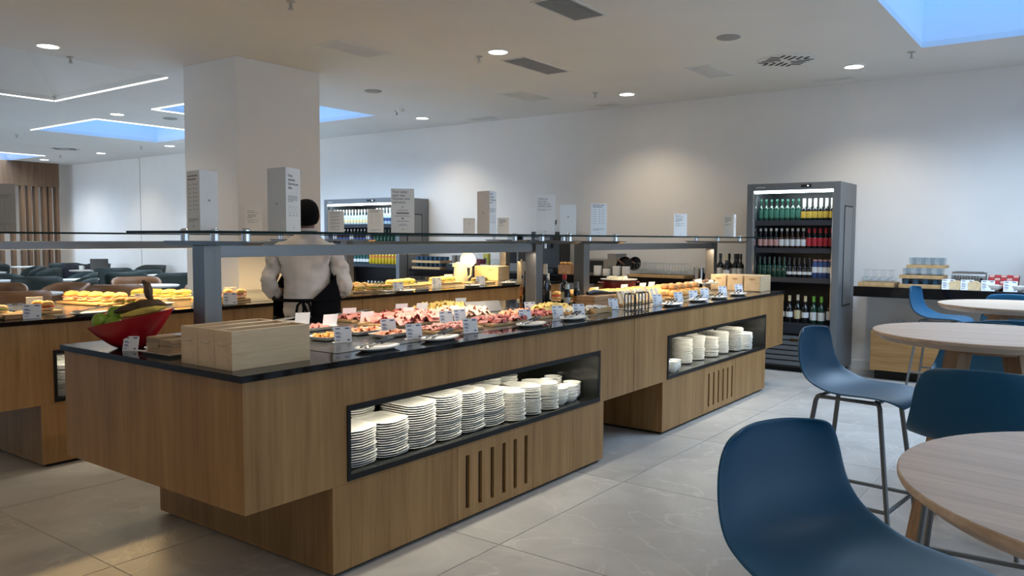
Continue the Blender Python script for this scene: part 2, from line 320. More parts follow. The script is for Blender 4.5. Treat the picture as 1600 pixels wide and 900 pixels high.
def vent(x0, y0, x1, y1, label, dark, along='x'):
    w, h = x1-x0, y1-y0
    t = thing('ceiling_vent', label, 'vent', ((x0+x1)/2, (y0+y1)/2, CEIL), 0, 'ceiling air grilles')
    w, h = w/2, h/2; f = .02
    MB().box(-w, -h, -.008, w, -h+f, 0).box(-w, h-f, -.008, w, h, 0).box(-w, -h+f, -.008, -w+f, h-f, 0).box(w-f, -h+f, -.008, w, h-f, 0).obj('frame', 'vent_white', t)
    MB().box(-w+f, -h+f, -.001, w-f, h-f, 0).obj('backing', 'vent_grey' if dark else 'vent_white', t)
    b = MB(); n = max(4, int((2*h-2*f)/.022)); s = (2*h-2*f)/n
    for k in range(n): y = -h+f+s*(k+.25); b.box(-w+f, y, -.007, w-f, y+s*.45, -.001)
    b.obj('grille', 'vent_grey' if dark else 'vent_white', t)
vent(4.75, 5.36, 5.35, 5.66, 'pale rectangular air grille on the ceiling just right of the column', 0)
vent(6.17, 4.41, 6.98, 4.71, 'dark rectangular air grille beside the bright downlight in mid ceiling', 1)
vent(4.79, 3.09, 5.4, 3.39, 'dark slatted air grille cut by the top edge of the photo', 1)
vent(7.58, 5.47, 8.2, 5.79, 'pale rectangular ceiling grille below the dark one in the middle', 0)
vent(7.49, 3.14, 8.12, 3.41, 'pale rectangular ceiling grille left of the round slotted diffuser', 0)
vent(8.84, 4.98, 9.1, 5.27, 'narrow grille at the wall beside the downlight over the pale wall', 0)
vent(8.84, 2.16, 9.0, 2.54, 'narrow grille above the tall drinks fridge on the right', 0)
vent(8.87, 6.95, 9.07, 7.36, 'narrow grille near the wall above the signs, the farthest one', 0)
def diffuser(x, y, label):
    t = thing('ceiling_diffuser', label, 'vent', (x, y, CEIL), 0, 'round slotted ceiling diffusers')
    MB().lathe([(.27, 0), (.27, -.004), (.25, -.010), (0, -.010)], n=32, cap=False).obj('plate', 'vent_white', t, smooth=True)
    b = MB()
    for q in range(4):
        for k in range(5):
            o = (k-2)*.075; l = .15-abs(k-2)*.03; m = RZ(q*PI/2+PI/4)
            b.box(.05+abs(o)*.5, o*.8-.012, -.0125, .05+abs(o)*.5+l, o*.8+.012, -.0105, m)
    b.obj('slot', 'vent_slot', t)
diffuser(7.72, 2.48, 'round white ceiling diffuser with radiating dark slots left of the right downlight')
diffuser(7.45, 16.36, 'small distant round slotted diffuser above the dining area')
spk = MB().lathe([(.10, 0), (.10, -.006), (.085, -.012), (0, -.014)], n=24, cap=False).mesh('speaker', 'vent_grey', True)
for x, y, l in ((6.58, 2.6, 'round grey ceiling speaker above the right half of the counter'), (6.6, 6.89, 'round grey ceiling speaker right of the column'), (6.44, 10.9, 'round grey ceiling speaker left of the column near the light lines')):
    tag(link('ceiling_speaker', spk, None, (x, y, CEIL)), l, 'speaker', 'flush ceiling speakers')
sp = MB().lathe([(.035, 0), (.03, -.008), (.008, -.012), (.008, -.05), (.0, -.05)], n=12, cap=False).lathe([(.0, -.055), (.022, -.055), (.022, -.058), (0, -.058)], n=12, cap=False).box(-.014, -.002, -.055, -.010, .002, -.02).box(.010, -.002, -.055, .014, .002, -.02).mesh('sprinkler', 'sprinkler', True)
for k, (x, y, l) in enumerate(((3.71, 7.98, 'at the upper left below the bright downlight'), (5.93, 4.77, 'beside the largest downlight in mid ceiling'), (8.17, 4.83, 'left of the downlight over the pale wall'), (8.04, 1.45, 'below the corner of the right skylight'), (7.81, 7.7, 'under the smoke detector right of the column'), (3.78, 4.79, 'at the top edge above the column'), (5.96, 14.78, 'far left below the large skylight'), (8.12, 14.77, 'left of the column below the skylight'), (8.04, 17.87, 'above the far left wall, most distant'))):
    tag(link('sprinkler', sp, None, (x, y, CEIL)), 'small metal ceiling sprinkler '+l, 'sprinkler', 'ceiling sprinklers')
MB().lathe([(.055, 0), (.055, -.02), (.04, -.045), (.0, -.05)], n=18, cap=False).obj('smoke_detector', 'white', None, (7.72, 7.55, CEIL), True)
tag(bpy.data.objects['smoke_detector'], 'white smoke detector on the ceiling between blue skylight and downlight', 'detector')
# LED light lines at the coffer and skylight rims
def led(x0, y0, x1, y1, label):
    w = .009
    tag(MB().box(min(x0, x1)-w, min(y0, y1)-w, CEIL-.012, max(x0, x1)+w, max(y0, y1)+w, CEIL-.001).obj('light_line', 'led'), label, 'light line', 'white light lines at the ceiling openings')
led(4.77, 8.13, 4.77, 10.69, 'long white light line of the grey coffer running up to the column')
led(2.2, 10.7, 4.735, 10.7, 'white light line of the grey coffer running to the left edge')
led(5.83, 8.3, 5.83, 10.3, 'upper of two short light lines meeting in a point at the column')
led(5.87, 10.3, 7.9, 10.3, 'lower of two short light lines meeting in a point at the column')
led(5.83, 11.82, 5.83, 13.92, 'white light line on the left rim of the large skylight')
led(5.865, 11.82, 7.9, 11.82, 'white light line on the rim of the large skylight running to the column')
led(5.87, 18.18, 7.86, 18.18, 'white light line of the small skylight at the left edge')
# ================================================================ BUFFET ISLANDS
TOP = .912
def panel_door(b, x0, x1, z0, z1, sx, n=6, sw=.03, pitch=.101, s0=.065, s1=.335):
    b.box(x0, 0, z0, sx, .018, z1); xe = sx+pitch*(n-1)+sw
    b.box(xe, 0, z0, x1, .018, z1); b.box(sx, 0, z0, xe, .018, s0); b.box(sx, 0, s1, xe, .018, z1)
    for k in range(n-1): b.box(sx+pitch*k+sw, 0, s0, sx+pitch*(k+1), .018, s1)
def unit(y0, ux0, ux1, bx0, bx1, nx0, nx1, d0, d1, sx, label):
    """one cabinet unit, origin at (ux0, y0)"""
    D = 1.38; t = thing('buffet_cabinet', label, 'cabinet', (ux0, y0, 0), 0, 'oak buffet cabinets')
    X = lambda x: x-ux0
    zt, zb, n0, n1, nd = .884, .388, .405, .712, .56
    b = MB().box(0, 0, zb, X(nx0), D, zt).box(X(nx1), 0, zb, X(ux1), D, zt).box(X(nx0), 0, n1, X(nx1), D, zt).box(X(nx0), 0, zb, X(nx1), D, n0).box(X(nx0), nd, n0, X(nx1), D, n1)
    b.obj('upper_body', 'oak', t)
    q = .004
    MB().box(X(nx0)+q, .005, n0, X(nx1)-q, nd, n0+q).box(X(nx0)+q, .005, n1-q, X(nx1)-q, nd, n1).box(X(nx0), .005, n0, X(nx0)+q, nd, n1).box(X(nx1)-q, .005, n0, X(nx1), nd, n1).box(X(nx0)+q, nd-q, n0+q, X(nx1)-q, nd-.0005, n1-q).obj('niche_lining', 'niche_dark', t)
    f = .018; a, c = X(nx0)-.006, X(nx1)+.006
    MB().box(a, -.006, n0-.008, c, .006, n0+f).box(a, -.006, n1-f, c, .006, n1+.006).box(a, -.006, n0+f, a+f, .006, n1-f).box(c-f, -.006, n0+f, c, .006, n1-f).obj('niche_frame', 'black_frame', t)
    lt = MB().box(X(nx0)+.05, .012, n1-.016, X(nx1)-.05, .032, n1-.006).obj('niche_light', 'led_warm', t)
    MB().box(X(bx0)+.02, .02, .02, X(bx1), D-.06, zb).obj('base_body', 'oak', t)
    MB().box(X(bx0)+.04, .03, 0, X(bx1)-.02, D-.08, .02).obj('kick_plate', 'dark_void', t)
    MB().box(X(d0), .0185, .02, X(d1), .0195, zb).obj('door_backing', 'dark_void', t)
    MB().box(X(bx0), 0, .02, X(d0)-.0015, .018, zb-.001).obj('front_panel', 'oak', t)
    MB().box(X(d1)+.0015, 0, .02, X(bx1), .018, zb-.001).obj('front_panel', 'oak', t)
    b = MB(); panel_door(b, X(d0)+.0015, X(d1)-.0015, .02, zb-.001, X(sx)); b.obj('slotted_door', 'oak', t)
    MB().box(X(bx0), .0185, .02, X(bx0)+.019, D-.06, zb-.001).obj('end_panel', 'oak', t)
    lo = area('niche_lamp', (X((nx0+nx1)/2), .022, n1-.022), (math.radians(14), 0, 0), nx1-nx0-.1, .02, 6.0, (1, .93, .74)); lo.parent = t
    return t
Y1, Y2 = 2.505, 5.145
for Y0, w in ((Y1, 'near'), (Y2, 'rear')):
    unit(Y0, 1.74, 4.787, 2.16, 4.385, 2.245, 4.327, 2.953, 3.604, 3.016, 'oak cabinet of the %s buffet island, left unit with the plate niche' % w)
    unit(Y0, 4.793, 7.925, 5.235, 7.425, 5.31, 7.405, 5.985, 6.66, 6.07, 'oak cabinet of the %s buffet island, right unit farther from the viewer' % w)
    t = thing('worktop', 'glossy black stone worktop of the %s buffet island' % w, 'worktop', (1.725, Y0-.012, 0))
    MB().box(0, 0, .886, 6.215, 1.404, TOP).obj('slab', 'black_stone', t, bev=.002)
    MB().box(.60, .17, TOP, 2.92, 1.18, TOP+.002).obj('cooling_plate', 'cold_plate', t)
    MB().box(3.30, .17, TOP, 5.95, 1.18, TOP+.002).obj('cooling_plate', 'cold_plate', t)

# ---------------------------------------------------------------- sneeze guards
wing_m = MB().loft([[(-.045,y,1.40),(.045,y,1.40),(.045,y,zz),(-.045,y,zz)] for y, zz in ((-.36,1.396),(-.33,1.382),(.24,1.382),(.27,1.396))]).mesh('bracket_plate', 'steel')
stud_m = MB().lathe([(.019,1.40),(.019,1.431)], n=14).lathe([(.021,1.4435),(.021,1.449),(.012,1.456),(0,1.457)], n=14, cap=False).mesh('glass_stud', 'chrome', True)
def guard(x0, x1, gx0, gx1, yc, label, lampcol, e):
    t = thing('sneeze_guard', label, 'sneeze guard', (x0, yc, TOP+.0025), 0, 'steel and glass sneeze guards')
    Z0 = -TOP-.0025; L = x1-x0
    for x in (0, L):
        MB().box(x-.043, -.045, 0, x+.043, .045, 1.382+Z0).obj('post', 'steel', t, bev=.003)
        link('bracket_plate', wing_m, t, (x, 0, Z0))
        for y in (-.29, -.065, .17): link('glass_stud', stud_m, t, (x, y, Z0))
    MB().box(.043, -.028, 1.326+Z0, L-.043, .028, 1.381+Z0).obj('rail', 'steel_h', t, bev=.002)
    MB().box(.08, -.010, 1.3255+Z0, L-.08, .010, 1.3275+Z0).obj('light_strip', 'led_warm', t)
    b = MB().box(gx0-x0, -.36, 1.432+Z0, gx1-x0, .27, 1.4435+Z0); b.mi = [0, 0, 1, 1, 1, 1]
    b.obj('glass_shelf', ['pane', 'glass_edge'], t)
    a = area('guard_lamp', (L/2, 0, 1.317+Z0), (0, 0, 0), L-.2, .03, e, lampcol); a.parent = t
    return t
guard(2.05, 4.60, 1.83, 4.86, 3.20, 'steel post sneeze guard over the ham and cheese boards, nearest', (1, .84, .68), 13)
guard(5.24, 7.77, 4.88, 8.2, 3.20, 'steel post sneeze guard over the bread and pastries on the near island', (1, .78, .52), 22)
guard(2.05, 4.60, 1.6, 4.86, 5.84, 'steel sneeze guard over the sandwiches at the left of the rear island', (1, .66, .27), 44)
guard(5.24, 7.77, 4.88, 8.2, 5.84, 'steel sneeze guard at the far right of the rear island', (1, .66, .27), 44)

# ---------------------------------------------------------------- three-sided signs on the glass
GT = 1.4445
def sign(x, y, h, rz, label, faces, w=.125, mat_='sign_face', ink='ink'):
    t = thing('table_sign', label, 'sign', (x, y, GT), rz, 'three-sided card signs on the glass shelves')
    r = w/math.sqrt(3); pts = [(r*math.cos(a), r*math.sin(a)) for a in (-PI*5/6, -PI/6, PI/2)]
    MB().prism(pts, 0, h).obj('card', mat_, t)
    d = w/(2*math.sqrt(3))+.0006
    for k, items in enumerate(faces):
        ang = k*2*PI/3
        def put(me, u, z, nm):
            m = RZ(ang) @ TR(u, -d, z) @ RX(PI/2)
            me.transform(m); link(nm, me, t)
        bars = MB(); hasb = False
        tops = [it[3]+it[4] if it[0] == 't' else it[2]+.01 for it in items]; q_ = min(1, (h-.006)/max(tops))
        items = [(it[0], it[1], it[2], it[3]*q_, it[4]*q_)+tuple(it[5:]) if it[0] == 't' else (it[0], it[1], it[2]*q_)+tuple(it[3:]) for it in items]
        for it in items:
            if it[0] == 't':
                _, body, u, z, size = it[:5]; put(text_mesh(body, size, ink, 'CENTER' if len(it) > 5 else 'LEFT'), u, z, 'lettering')
            elif it[0] == 'l':          # fine print lines: (u0, z, length, thickness)
                _, u, z, l, th = it; bars.box(u, -d, z, u+l, -d+.0004, z+th, RZ(ang)); hasb = True
            elif it[0] == 'o':
                _, u, z, rr = it; rp = [(u+rr*math.cos(q*PI/9), -d, z+1.25*rr*math.sin(q*PI/9)) for q in range(18)]; ri = [(u+(rr-.001)*math.cos(q*PI/9), -d, z+1.25*(rr-.001)*math.sin(q*PI/9)) for q in range(18)]
                bars.add([RZ(ang) @ Vector(p) for p in rp+ri], [(q, (q+1) % 18, 18+(q+1) % 18, 18+q) for q in range(18)]); hasb = True
        if hasb: bars.obj('fine_print', 'ink_soft', t)
    return t
LOGO = [('t', 'vip', 0, .13, .016, 'c')]
def para(z, n, l=.09, th=.0022, st=.007, u=-.05): return [('l', u, z-k*st, l*(1 if k < n-1 else .55), th) for k in range(n)]
LIST = [('l', -.055, .236, .10, .006), ('l', -.055, .222, .085, .006)]+[('l', -.05, .2-k*.018, .03, .0018) for k in range(7)]+[('l', .002, .2-k*.018, .006, .006) for k in range(7)]+[('l', .02, .2-k*.018, .028, .0018) for k in range(7)]+para(.052, 3, .095, .002, .006)+[('t', 'vip', 0, .018, .011, 'c')]
DIET = [('t', 'Dietas\nespeciales.\nOpciones para\ntodos.', -.056, .262, .0185)]+para(.168, 4, .1, .003, .008, -.056)+[('o', -.037, .105, .015), ('o', 0, .105, .015), ('o', .037, .105, .015)]+[('l', -.047+.037*k, .076, .02, .003) for k in range(3)]+[('t', 'vip', .0, .018, .011, 'c')]
SALAD = [('t', 'Your salad,\nyour way.\nChoose, mix,\nand enjoy.', -.056, .228, .0185)]+[('l', -.004, .142, .006, .010), ('l', -.03, .128, .06, .003), ('l', -.035, .108, .07, .010), ('l', -.045, .095, .09, .003), ('l', -.006, .078, .012, .010), ('l', -.035, .066, .07, .003), ('l', -.02, .05, .04, .002), ('l', -.028, .043, .056, .002)]+[('t', 'vip', 0, .018, .011, 'c')]
MENU = [('t', 'Check out\nour menu.\nWhat do you\nfeel like today?', -.056, .248, .0165)]+para(.178, 2, .1, .002, .006, -.056)+[('t', 'vip', 0, .02, .011, 'c')]
ENJOY = [('t', 'Enjoy your\nVIP experience', -.052, .19, .0135)]+para(.158, 3, .07, .005, .012)+para(.118, 2, .09, .002, .005)+para(.100, 2, .09, .002, .005)+[('t', 'vip', 0, .018, .011, 'c')]
TXT = para(.19, 4, .085, .0055, .013)+para(.128, 2)+[('t', 'vip', 0, .02, .011, 'c')]
BACK = [('l', -.055, .235-k*.007-(k//4)*.008, .09 if k % 4 < 3 else .05, .002) for k in range(22)]
HL = math.radians
sign(2.03, 3.2, .262, HL(-98), 'tall white three-sided sign nearest the left end, blank face with small logo and list', [LIST, LOGO, LIST], .129)
sign(2.46, 3.18, .305, HL(-94), 'tall grey three-sided sign with Dietas text in front of the column', [LOGO, DIET, LOGO], .155)
sign(3.29, 3.2, .25, HL(-46), 'white sign reading Your salad your way above the man’s right side', [SALAD, LOGO, LIST], .13)
sign(4.02, 3.16, .272, HL(-102), 'tall beige sign with small logo left of the coffee machine', [LOGO, DIET, LOGO], .125)
sign(4.72, 3.2, .282, HL(-40), 'white sign reading Check out our menu beside the coffee machine', [MENU, LOGO, LIST], .14)
sign(5.02, 3.2, .222, HL(-42), 'plain white sign with only a tiny logo right of the menu sign', [LOGO, MENU, LIST], .125)
sign(5.46, 3.2, .248, HL(-36), 'white sign with two columns of small list symbols above the bread boards', [LIST, LOGO, LIST], .135)
sign(6.93, 3.18, .208, HL(-42), 'pale bluish sign with short lines of dark text above the glasses rack', [ENJOY, LOGO, LIST], .13)
sign(7.98, 3.08, .23, HL(-109), 'small sign beside the right drinks fridge', [TXT, ENJOY, LIST], .13)
sign(2.28, 5.85, .315, HL(-40), 'tall beige list sign at the left edge before the timber slats', [LIST, LOGO, LIST], .14, 'sign_grey')
sign(4.2, 5.85, .245, HL(-35), 'cream sign with Enjoy your VIP experience text against the column', [ENJOY, LOGO, LIST], .14)
sign(5.11, 5.85, .222, HL(-38), 'cream sign full of fine print in front of the far fridge, left one', [BACK, LOGO, LIST], .15)
sign(5.62, 5.85, .255, HL(-38), 'cream list sign in front of the far fridge, right one', [LIST, LOGO, LIST], .16)
sign(7.08, 5.85, .2, HL(-35), 'small cream sign half hidden behind the tall beige sign', [LOGO, TXT, LIST], .14)
sign(7.72, 5.85, .22, HL(-30), 'small cream sign with lines of text right of the tall beige sign', [TXT, LOGO, LIST], .15)
# ================================================================ CROCKERY IN THE NICHES
NZ = .4095
def sq_plate(w):
    b = MB(); n = 32; rings = []
    for r, z in ((.56, .0), (.70, .001), (1, .0085), (1, .0112), (.75, .0055), (.0, .004)):
        ring = []
        for k in range(n):
            a = 2*PI*k/n; s = 1/max(abs(math.cos(a)), abs(math.sin(a))); s = min(s, 1.27)*.93+.07; x, y = math.cos(a)*s*w/2*r, math.sin(a)*s*w/2*r
            wav = .0045*math.cos(2*a)*r*r+.003*r*r*abs(math.sin(2*a))
            ring.append((x, y, z+wav))
        rings.append(ring)
    b.loft(rings[:-1], False); b.add(rings[-2]+[(0, 0, .004)], [(k, (k+1) % n, n) for k in range(n)]); return b.mesh('plate', 'ceramic', True)
def ov_plate(rx, ry):
    b = MB(); n = 20; b.loft([[(rx*r*math.cos(2*PI*k/n), ry*r*math.sin(2*PI*k/n), z) for k in range(n)] for r, z in ((.6,0),(.72,.001),(1,.009),(1,.0125),(.74,.005),(.01,.004))]); return b.mesh('plate', 'ceramic', True)
P_SQ = sq_plate(.21); P_SQ2 = sq_plate(.225); P_OV = ov_plate(.085, .12); P_RD = ov_plate(.08, .085)
BOWL = MB().lathe([(.03,0),(.034,.004),(.052,.022),(.058,.045),(.055,.045),(.048,.022),(.028,.008),(0,.007)], n=18, cap=False).mesh('bowl', 'ceramic', True)
CUP = MB().lathe([(.026,0),(.03,.004),(.040,.03),(.044,.055),(.041,.055),(.036,.03),(.024,.008),(0,.007)], n=16, cap=False).mesh('cup', 'ceramic', True)
def stack(name, me, x, y, z0, h, step, label, cat='plate', group='stacked crockery', rz=0, jit=.004):
    n = max(1, int(h/step)); lean = random.uniform(-.0006, .0006)
    for k in range(n):
        o = link(name, me, None, (x+random.uniform(-jit, jit)+lean*k, y+random.uniform(-jit, jit), z0+k*step))
        o.rotation_euler.z = rz+random.uniform(-.05, .05); tag(o, label, cat, group)
N1 = 'near island niche'
for k, (x, h, me, yy) in enumerate(((2.40,.178,P_SQ,2.685),(2.605,.175,P_SQ,2.685),(2.80,.215,P_SQ,2.69),(3.0,.23,P_SQ,2.69),(3.195,.215,P_SQ,2.69),(3.37,.2,P_SQ,2.69))):
    stack('square_plate', me, x, yy, NZ, h, .0112, 'white wavy square plate, %s front stack from the left, near niche' % ORD[k], group='square plates in stack %d of the near niche' % (k+1))
for k, (x, y) in enumerate(((2.40,2.925),(2.62,2.925),(3.05,2.925),(3.25,2.925))):
    stack('square_plate', P_SQ2, x-.02, y, NZ, (.19,.20,.235,.235)[k], .0112, 'white square plate, %s back-row stack from the left, near niche' % ORD[k], group='square plates in back stack %d of the near niche' % (k+1))
for k, (x, y, h) in enumerate(((3.545,2.65,.165),(3.72,2.665,.165),(3.90,2.665,.155))):
    stack('oval_plate', P_OV, x, y, NZ, h, .0085, 'small white oval plate, %s front oval stack, near niche' % ORD[k], group='oval plates in stack %d of the near niche' % (k+1))
for k, (x, y, h) in enumerate(((3.66,2.92,.195),(3.85,2.92,.185))):
    stack('oval_plate', P_OV, x, y, NZ, h, .0085, 'white oval plate, %s oval stack of the rear row, near niche' % ORD[k], group='oval plates in rear stack %d of the near niche' % (k+1))
i = 0
for x, y, n in ((4.04,2.62,4),(4.15,2.62,4),(4.25,2.66,4),(4.03,2.76,5),(4.14,2.76,5),(4.25,2.80,5)):
    stack('bowl', BOWL, x, y, NZ, n*.0205, .0205, 'small white bowl, %s bowl stack at the right end, near niche' % ORD[i], 'bowl', 'bowls in stack %d of the near niche' % (i+1), jit=.002); i += 1
N2 = 'far niche of the near island'
for k, (x, y, h) in enumerate(((5.50,2.80,.2),(5.72,2.78,.2),(6.03,2.72,.205),(6.28,2.72,.2),(6.53,2.70,.165),(6.77,2.70,.19))):
    stack('round_plate', P_RD if k != 9 else P_SQ, x, y, NZ, h, .0095, 'white round plate, %s round stack from the left, far niche' % ORD[k], group='round plates in stack %d of the far niche' % (k+1))
for k, (x, y, h) in enumerate(((6.15,2.92,.22),(6.48,2.92,.22),(6.86,2.92,.25),(7.02,2.70,.205))):
    stack('square_plate', P_SQ, x, y, NZ, h, .0105, 'white square plate, %s tall stack, far niche' % ORD[k], group='square plates in stack %d of the far niche' % (k+1))
for k, (x, y, h) in enumerate(((7.14,2.62,.15),(7.24,2.66,.15),(7.33,2.70,.14))):
    stack('saucer', P_RD, x, y, NZ, h, .0095, 'small white saucer, %s stack at the right end, far niche' % ORD[k], 'saucer', 'saucers in stack %d of the far niche' % (k+1))
for k, (x, y) in enumerate(((5.44,2.60),(5.55,2.58),(5.65,2.60))):
    stack('cup', CUP, x, y, NZ, .064, .03, 'white cup, %s little stack at the left end, far niche' % ORD[k], 'cup', 'cups in stack %d of the far niche' % (k+1), jit=.002)
stack('square_plate', P_SQ, 2.37, 5.31, NZ, .2, .0095, 'white square plate in the lit niche of the rear island at the left', group='square plates in the rear island niche')
stack('square_plate', P_SQ, 2.40, 5.50, NZ, .245, .0095, 'white square plate in the hind stack of the rear island niche', group='square plates in the hind stack of the rear niche')
# ================================================================ THINGS ON THE NEAR ISLAND
WT = TOP+.0005; CP = TOP+.0025
def pt(dx, dy, rz): return (dx*math.cos(rz)-dy*math.sin(rz), dx*math.sin(rz)+dy*math.cos(rz))
# bamboo crates at the corner
for k, y in enumerate((2.618, 2.733, 2.848)):
    t = thing('bamboo_crate', 'open bamboo crate on the near worktop corner, %s' % ('closest to the viewer', 'middle of three', 'farthest of three, beside the napkins')[k], 'crate', (1.775, y, WT), 0, 'bamboo crates in a row')
    L, W, H, q = .368, .112, .15, .011
    MB().box(0, 0, 0, L, W, q).obj('bottom', 'bamboo', t)
    MB().box(0, 0, q, L, q, H).obj('long_side', 'bamboo', t); MB().box(0, W-q, q, L, W, H).obj('long_side', 'bamboo', t)
    MB().box(0, q, q, q, W-q, H).obj('end', 'bamboo_y', t); MB().box(L-q, q, q, L, W-q, H).obj('end', 'bamboo_y', t)
    MB().tube([(-.001, .032, .106), (-.001, .038, .098), (-.001, .05, .096), (-.001, .064, .096), (-.001, .076, .099), (-.001, .08, .104)], .003, 6).obj('finger_slot', 'foil_cream', t)
# fruit bowl
t = thing('fruit_bowl', 'dark red boat-shaped bowl of fruit on the left end of the black worktop', 'bowl', (1.875, 3.535, WT), HL(-50))
def boat(sc, zo):
    rings = []
    for j in range(7):
        f = j/6; hw = (.055+.135*f**.75)*sc; hd = (.045+.085*f**.6)*sc; ring = []
        for k in range(24):
            a = 2*PI*k/24; c, s_ = math.cos(a), math.sin(a); x = hw*(abs(c)**.85)*(1 if c >= 0 else -1); y = hd*s_*(1-.25*c*c)
            ring.append((x, y, zo+f*(.135+.045*c)))
        rings.append(ring)
    return rings
o_ = boat(1, 0); i_ = boat(.96, .006)
MB().loft(o_+[[(p[0], p[1], q[2]) for p, q in zip(i_[-1], o_[-1])]]+i_[-2::-1]).obj('shell', 'red_bowl', t, smooth=True, ang=60)
BW = Vector((1.875, 3.535, WT)); bz = HL(-50)
def bowlpt(x, y, z): a, c = pt(x, y, bz); return (BW.x+a, BW.y+c, BW.z+z)
ap = MB().lathe([(0,-.034),(.014,-.036),(.030,-.022),(.037,.0),(.034,.02),(.02,.034),(.008,.032),(0,.026)], n=16, cap=False).mesh('apple', 'apple', True); st = MB().tube([(0,0,.026),(.002,0,.036),(.006,0,.044)], .002, 6).mesh('stem', 'crust')
for k, (x, y, z, l) in enumerate(((-.125,-.02,.122,'at the left tip of the red bowl'), (-.075,.02,.150,'leaning on the bananas in the red bowl'), (-.06,-.045,.108,'low inside the red bowl, mostly hidden'))):
    r = tag(link('green_apple', ap, None, bowlpt(x, y, z)), 'green apple '+l, 'apple', 'green apples in the red bowl'); r.rotation_euler = (.3*k, .4, k)
    link('stem', st, r)
def banana(p, mat_, label, r0=.019):
    n = len(p); rr = [r0*(.35 if i in (0, n-1) else .8 if i in (1, n-2) else 1) for i in range(n)]
    b = MB().tube([bowlpt(*q) for q in p], rr, 7); return tag(b.obj('banana', mat_, smooth=True, ang=50), label, 'banana', 'bananas in the red bowl')
banana([(-.06,-.02,.165),(-.02,-.035,.178),(.03,-.04,.190),(.08,-.03,.203),(.125,-.01,.207),(.15,.01,.198)], 'banana_dark', 'long brown overripe banana lying across the red bowl', .022)
banana([(-.02,-.055,.150),(.03,-.065,.160),(.08,-.06,.172),(.13,-.045,.182),(.165,-.02,.187)], 'banana_yellow', 'yellow speckled banana along the front rim of the red bowl')
banana([(-.05,.03,.165),(0,.035,.185),(.06,.035,.200),(.11,.03,.203),(.15,.03,.192)], 'banana_dark', 'brown banana at the back of the red bowl')
banana([(.10,0,.21),(.085,.0,.235),(.08,.003,.262),(.075,.005,.285),(.055,.008,.305)], 'banana_dark', 'stubby brown banana stem end standing up from the red bowl', .021)
# napkins
t = thing('napkin_tray', 'shallow white tray under the brown napkins behind the crates', 'tray', (1.885, 3.225, WT), HL(2)); MB().loft([[(-.065,-.1,0),(.065,-.1,0),(.065,.1,0),(-.065,.1,0)],[(-.085,-.12,.012),(.085,-.12,.012),(.085,.12,.012),(-.085,.12,.012)],[(-.08,-.115,.012),(.08,-.115,.012),(.08,.115,.012),(-.08,.115,.012)],[(-.06,-.095,.004),(.06,-.095,.004),(.06,.095,.004),(-.06,.095,.004)]]).obj('dish', 'ceramic', t)
for k, (y, n) in enumerate(((.05, 15), (-.05, 14))):
    t = thing('napkin_stack', 'stack of folded brown paper napkins, %s half' % ('left', 'right')[k], 'napkins', (1.885, 3.225+y, WT+.0045), HL(2), 'brown napkin stacks')
    nm = MB().box(-.055, -.045, 0, .055, .045, .0042).mesh('napkin', 'napkin')
    for i in range(n): o = link('napkin', nm, t, (random.uniform(-.003, .003), random.uniform(-.002, .002), i*.0046)); o.rotation_euler.z = random.uniform(-.03, .03)
# label cards
card_f = MB().box(-.043, -.0012, 0, .043, .0012, .078, RX(HL(-14))).mesh('card_face', 'card'); foot_f = MB().box(-.043, 0, 0, .043, .04, .0015).mesh('card_foot', 'card')
pr = MB()
for z, u, l, th in ((.066,-.036,.024,.005),(.066,.012,.022,.006),(.048,-.036,.02,.004),(.042,-.036,.03,.003),(.030,-.036,.022,.004),(.024,-.036,.026,.003),(.012,-.036,.02,.003),(.010,.02,.012,.006)): pr.box(u, -.0018, z, u+l, -.0013, z+th, RX(HL(-14)))
pr_m = pr.mesh('card_print', 'lab_blue')
CARDN = 0
def card(x, y, rz, label, z=WT, blank=False, sc=1.0, tint=None):
    t = thing('label_card', label, 'card', (x, y, z), rz, 'small white food label cards'); t.scale = (sc,)*3
    link('card_face', card_f, t); link('card_foot', foot_f, t, (0, 0, 0)); link('card_print', pr_m, t)
    return t
for k, (x, y, a, s_) in enumerate(((1.835,3.485,-62,.85),(1.93,3.40,-40,.8))): card(x-.02, y-.12*k-.05, HL(a), 'small leaning card at the foot of the red fruit bowl, %s' % ('left', 'right, beside the napkins')[k], sc=s_)
FC = [(2.58,2.905,-24),(2.89,2.73,-22),(2.98,3.0,-20),(3.27,2.68,-24),(3.51,3.06,-25),(3.66,3.08,-16),(3.90,2.77,-24),(4.25,2.765,-20),(4.38,3.07,-20),(4.45,2.73,-26)]
for k, (x, y, a) in enumerate(FC): card(x, y, HL(a), 'printed white card facing out among the cold cuts, %s from the crates' % ORD[k], CP)
BC = [(2.94,3.66,160),(2.97,3.46,166),(3.21,3.42,168),(3.31,3.68,160),(3.74,3.66,160),(3.87,3.60,165),(3.55,3.42,170),(4.36,3.68,160)]
for k, (x, y, a) in enumerate(BC): card(x, y, HL(a), 'white card seen from its blank back among the cold cuts, %s from the crates' % ORD[k], CP)
GC = [(5.02,2.79,-20),(5.62,2.74,-28),(5.96,2.72,-26),(6.23,2.71,-30),(6.56,2.75,-30),(6.97,2.75,-34),(7.45,2.78,-36)]
for k, (x, y, a) in enumerate(GC): card(x, y, HL(a), 'printed white card along the bread and pastry end, %s from the wire rack' % ORD[k], CP if x < 7.4 else WT)
for k, (x, y) in enumerate(((6.1,3.6),(6.68,3.62),(7.25,3.62),(7.02,3.6))): card(x, y, HL(162), 'blank-backed card behind the pastries, %s one' % ORD[k], CP)
